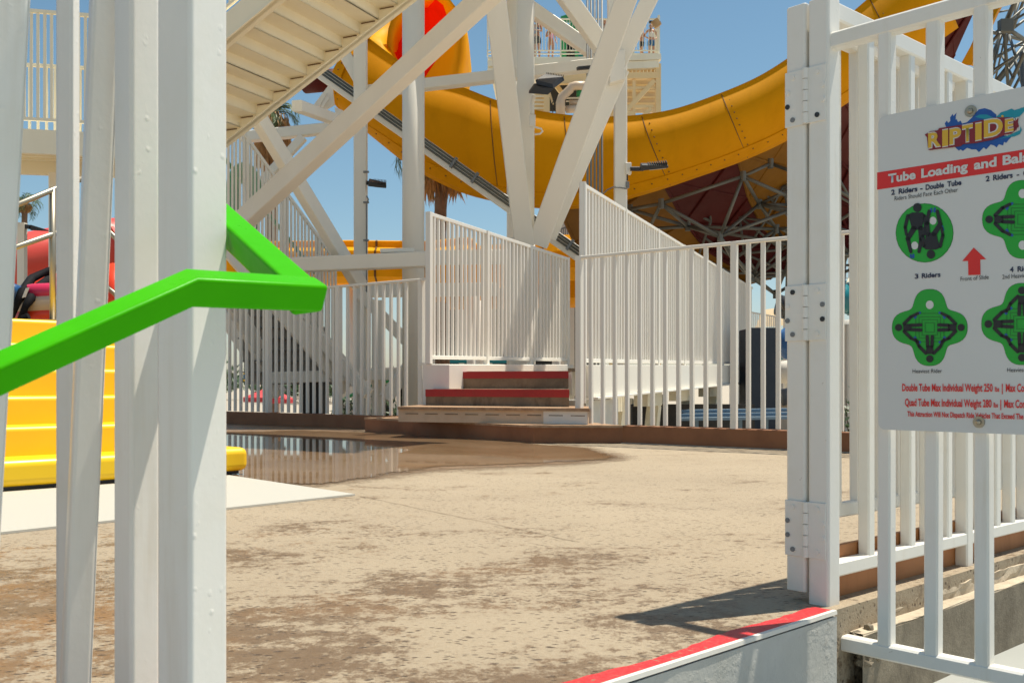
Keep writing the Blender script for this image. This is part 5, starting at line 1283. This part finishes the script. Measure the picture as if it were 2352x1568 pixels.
for pts in (((58, 520), (70, 522), (112, 530)), ((44, 518), (34, 517), (8, 514))):
    MB().beam(P(*pts[0], 15), P(*pts[1], 15), .07, .06).build("arm", 'black', lp)
    MB().hexa([P(pts[1][0], pts[1][1] + 7, 14.9), P(pts[2][0], pts[2][1] + 1, 14.9), P(pts[2][0], pts[2][1] + 1, 15.15), P(pts[1][0], pts[1][1] + 7, 15.15)], [P(pts[1][0], pts[1][1] - 6, 14.9), P(pts[2][0], pts[2][1] - 1, 14.9), P(pts[2][0], pts[2][1] - 1, 15.15), P(pts[1][0], pts[1][1] - 6, 15.15)]).build("lamp_head", 'black', lp)

# ============================================================ FAR SLIDES AND BUILDINGS
def trough(pts, sec, name, label, matn='yfar', cat="slide", joints=()):
    t = thing(name, label, cat, tuple(pts[0]))
    rows = []
    for i, p in enumerate(pts):
        rows.append([p + Vector((0, y, z)) for y, z in sec])
    MB().grid(rows).build("trough", matn, t, solid=.04)
    for j in joints:
        k = int(j); q = pts[k].lerp(pts[min(k + 1, len(pts) - 1)], j - k)
        MB().tube([q + Vector((0, y - .03, z)) for y, z in sec], .035, 6).build("panel_joint", 'seam', t)
    for k in range(0, len(pts), 2):
        q = pts[k] + Vector((0, .6, sec[-1][1])); MB().tube([Vector((q.x, q.y, -1)), q], .12, 10).build("leg", 'frame', t, smooth=True)
    return t
sq = ((.45, .0), (.05, .02), (0, 0), (.02, -.17), (-.30, -.34), (-.34, -.62), (-.30, -1.1), (.1, -1.25), (.9, -1.3))
trough([P(480, 560, 31), P(640, 556, 31), P(800, 554, 31), P(985, 556, 31)], sq, "slide", "long low yellow slide behind the lower stair and thick column", 'yfar', "slide", (1.6, 2.35, 2.8))
trough([P(985, 556, 27), P(1030, 551, 27), P(1080, 547, 27), P(1104, 572, 26.6)], sq, "slide", "short yellow slide section behind the tall fence left of the steps", 'yfar', "slide", (.5, 1.5))
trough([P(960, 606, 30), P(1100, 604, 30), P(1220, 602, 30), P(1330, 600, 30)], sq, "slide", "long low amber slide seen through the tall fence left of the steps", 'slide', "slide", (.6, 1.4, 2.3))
trough([P(1100, 566, 29), P(1215, 556, 28), P(1280, 541, 27.4), P(1420, 538, 27)], ((.5, 0), (0, 0), (-.25, -.45), (-.3, -.9), (.2, -1.2)), "slide", "bright yellow slide glimpsed beside the right raking strut", 'yfar', "slide", (1.5,))
tag(MB().beam(P(1300, base_y(34), 34), P(1300, 495, 34), .55, .5, (0, 1, 0)).build("column", 'bldg'), "distant pale column glimpsed between the strut and the tall fence", "column")
tag(MB().beam(P(1270, 522, 34), P(1420, 520, 34), .16, .16).build("beam", 'bldg'), "distant thin pale beam beside the pale column", "beam")
rb = thing("railing", "tiny distant railing above the bright yellow slide by the strut", "railing", tuple(P(1290, 555, 33)))
rail_run(rb, P(1285, 556, 33), P(1340, 540, 33), .42, 12, 'greymetal', .03, .03)
# far low buildings behind the left fence
fb_ = thing("building", "far white pool building with dark openings behind the left fence", "building", tuple(ground_pt(960, 44)))
MB().box(ground_pt(980, 46) + Z3 * 2.2, (9.5, 4, .35)).build("roof", 'bldg', fb_, bevel=.02)
MB().box(ground_pt(985, 47) + Z3 * .95, (8.5, 3, 1.9)).build("wall", 'bldg', fb_)
for x in (880, 925, 1010, 1080): MB().box(ground_pt(x, 45.48) + Z3 * .85, (.75, .05, 1.5)).build("opening", 'dark', fb_)
for x in (845, 905, 965, 1050, 1120): MB().box(ground_pt(x, 44.6) + Z3 * 1.0, (.16, .16, 2.0)).build("pillar", 'frame', fb_)
MB().box(ground_pt(900, 44.0) + Z3 * 1.95, (2.4, .06, .4)).build("banner", 'board', fb_); MB().box(ground_pt(918, 43.9) + Z3 * 1.95, (.4, .06, .26), (1, 0, .3), (-.3, 0, 1)).build("banner_motif", 'sred', fb_)
for k, (x, y, Y, c) in enumerate(((606, 893, 30, 'rose'), (642, 899, 34, 'rose'))):
    t = thing("parasol", ("near red canvas parasol low behind the left fence", "far red canvas parasol low behind the left fence under the stair", "pale red parasol high behind the leftmost pickets")[k], "parasol", tuple(ground_pt(x, Y)), "red parasols behind the left fence")
    tp = P(x, y, Y); mb = MB()
    rim = [tp + Vector(((.62, .5)[k] * math.cos(a), (.62, .5)[k] * math.sin(a), -.25)) for a in [math.pi * k2 / 4 for k2 in range(8)]]
    mb.add([tp] + rim + [r_ - Z3 * .14 for r_ in rim], [(0, 1 + i, 1 + (i + 1) % 8) for i in range(8)] + [(1 + i, 9 + i, 9 + (i + 1) % 8, 1 + (i + 1) % 8) for i in range(8)]).build("canopy", c, t)
    MB().tube([Vector((tp.x, tp.y, -1)), tp], .03, 8).build("pole", 'frame', t)
bl = thing("slide_wall", "far blue slide wall with yellow rims low behind the left fence", "slide", tuple(ground_pt(700, 36)))
MB().beam(P(560, 866, 36), P(930, 864, 36), .1, .26).build("panel", 'blue', bl)
for y in (857, 873): MB().beam(P(560, y, 35.9), P(930, y - 1, 35.9), .12, .06).build("rim", 'yplastic', bl)
for x in (580, 690, 800, 910): MB().tube([Vector((P(x, 870, 36).x, 36, -1)), P(x, 870, 36)], .06, 8).build("leg", 'frame', bl)
tag(MB().tube([P(775, 925, 30), P(840, 890, 30), P(900, 872, 30)], .05, 8).build("hose", 'darkgreen', None, smooth=True), "green pipe rail sloping behind the left fence below the deck", "pipe")
tx = thing("building", "far tan pavilion behind the tall fence left of the steps", "building", tuple(ground_pt(1080, 38)))
MB().box(ground_pt(1130, 40) + Z3 * 5.6, (7.6, 4, .3)).build("roof", 'greymetal', tx); MB().box(ground_pt(1140, 41.5) + Z3 * 2.75, (7.0, .2, 5.5)).build("wall", 'dark', tx)
for x in (995, 1060, 1125, 1185): MB().box(ground_pt(x, 38.4) + Z3 * 2.7, (.2, .2, 5.4)).build("pillar", 'frame', tx)
MB().box(ground_pt(1060, 38.2) + Z3 * 2.5, (3.6, .1, .12)).build("teal_trim", 'teal', tx)
for x in (1015, 1100, 1160): MB().box(ground_pt(x, 41.2) + Z3 * 1.2, (.55, .1, 1.6)).build("window", 'ltblue', tx)

# right, behind the long fence
nv = thing("container", "dark navy panel box behind the end of the long white fence", "container", tuple(ground_pt(1745, 22)))
MB().box(ground_pt(1740, 22.4) + Z3 * 1.44, (.56, 1.2, 2.88), (1, 0, 0)).build("box_body", 'navy', nv, bevel=.01)
for dx in (-.15, .15): MB().box(ground_pt(1740, 21.78) + Vector((dx, 0, 1.44)), (.02, .03, 2.86)).build("panel_rib", 'black', nv)
MB().box(ground_pt(1590, 20.6) + Z3 * .62, (2.5, .3, 1.24)).build("side_panel", 'dark', nv)
bn = thing("bench", "pale blue slatted bench below the deck right of the bridge", "bench", tuple(ground_pt(1790, 17.5)))
for k in range(3): MB().beam(P(1560, 944 + 9 * k, 18 - .3 * k), P(1850, 940 + 9 * k, 18 - .3 * k), .28, .05).build("slat", 'ltblue', bn)
for x in (1600, 1700, 1760, 1830): MB().beam(Vector((P(x, 955, 17.6).x, 17.6, -1)), P(x, 958, 17.6), .06, .06, (0, 1, 0)).build("leg", 'ltblue', bn)
def stube(name, label, pts, r, mat, fl=()):
    t = thing(name, label, "slide tube", tuple(pts[0])); MB().tube(pts, r, 24).build("tube", mat, t, smooth=True)
    for f_ in fl:
        k = int(f_); q = pts[k].lerp(pts[k + 1], f_ - k); d = (pts[k + 1] - pts[k]).normalized(); MB().tube([q - d * .05, q + d * .05], r * 1.14, 24).build("flange", mat, t)
    q = pts[len(pts) // 2]; MB().tube([Vector((q.x, q.y + r, -1)), q + Vector((0, r, 0))], .1, 8).build("leg", 'frame', t)
    return t
stube("slide_tube", "teal tube slide ending in a flange beside the gate posts", [P(1880, 690, 34), P(1925, 688, 34), P(1956, 686, 34)], .50, 'teal', (.9, 1.85))
stube("slide_tube", "pale cream tube slide beyond the teal one", [P(1950, 672, 38), P(2010, 678, 38), P(2100, 690, 38)], .62, 'cream', (.5,))
stube("slide_tube", "white tube slide low behind the gate fence", [P(1930, 775, 36), P(1990, 770, 36), P(2080, 780, 36)], .62, 'bldg', (.7,))
stube("slide_tube", "blue tube slide behind the right fence beside the grey leg", [P(1786, 770, 32), P(1815, 800, 32), P(1835, 800, 32), P(1900, 796, 32)], .40, 'blue', (1.5,))
stube("slide_tube", "black tube slide behind the right fence above the blue one", [P(1786, 700, 34), P(1812, 707, 34), P(1870, 708, 34)], .36, 'black', (.8,))
stube("slide_tube", "grey tube slide low behind the right fence pickets", [P(1770, 858, 30), P(1815, 852, 30), P(1905, 852, 30)], .33, 'bldg', (1.2,))
stube("slide_tube", "black tube slide behind the gate fence above the shrub", [P(1950, 840, 33), P(1990, 835, 33), P(2060, 830, 33)], .55, 'black', (.5,))
stube("slide_tube", "teal tube slide curling low behind the gate fence by the shrub", [P(1940, 955, 28), P(1985, 942, 28), P(2020, 960, 28), P(2060, 1000, 28)], .36, 'teal', (.5,))
cp = thing("canopy", "tan shade canopy behind the funnel's space frame", "canopy", tuple(ground_pt(1790, 40)))
MB().hexa([P(1735, 752, 40), P(1835, 745, 40), P(1850, 742, 43), P(1740, 748, 43)], [P(1750, 712, 40.6), P(1830, 700, 40.6), P(1838, 700, 42.4), P(1755, 711, 42.4)]).build("canopy_top", 'tan', cp)
for x in (1740, 1832): MB().tube([ground_pt(x, 40.4), P(x, 748, 40.4)], .06, 8).build("pole", 'frame', cp)
rr = thing("railing", "far white platform railing behind the funnel's space frame", "railing", tuple(P(1730, 800, 36)))
rail_run(rr, P(1725, 800, 36), P(1790, 812, 36), 1.3, 14, 'frame', .035, .1)
MB().beam(P(1720, 806, 36), P(1800, 818, 36), .3, .25).build("edge_beam", 'teal', rr)
r2 = thing("railing", "far pale green railing on a teal platform behind the gate posts", "railing", tuple(P(1960, 640, 44)))
rail_run(r2, P(1925, 645, 44), P(2080, 640, 44), 1.0, 26, 'frame', .035, .1)
MB().beam(P(1920, 654, 44), P(2090, 649, 44), .3, .3).build("edge_beam", 'teal', r2)
for x in (1930, 2070): MB().tube([ground_pt(x, 44.3), P(x, 652, 44.3)], .1, 8).build("leg", 'frame', r2)
pm_ = thing("pump", "grey brown pump housing low behind the right fence", "machine", tuple(ground_pt(1806, 26)))
MB().box(ground_pt(1806, 26.5) + Z3 * .75, (.75, .6, 1.1)).build("housing", 'rbeige', pm_, bevel=.04)
MB().tube([ground_pt(1795, 26) + Z3 * 1.3, ground_pt(1818, 26) + Z3 * 1.35], .22, 14).build("motor", 'greymetal', pm_, smooth=True)
tag(MB().beam(P(1953, 985, 26), P(1953, 745, 26), .28, .28, (0, 1, 0), .02).build("column", 'bldg', None), "pale column behind the gate fence left of the shrub", "column")
wbx = thing("building", "far cream block building behind the right fence pickets", "building", tuple(ground_pt(1830, 60)))
MB().box(ground_pt(1830, 60) + Z3 * 1.6, (7, 5, 3.2)).build("wall", 'bldg', wbx); MB().box(ground_pt(1830, 60) + Z3 * 3.3, (7.4, 5.4, .25)).build("roof", 'greymetal', wbx)
for x in (1780, 1812, 1850): MB().box(ground_pt(x, 57.4) + Z3 * 1.2, (.6, .06, 1.4)).build("window", 'navy', wbx)
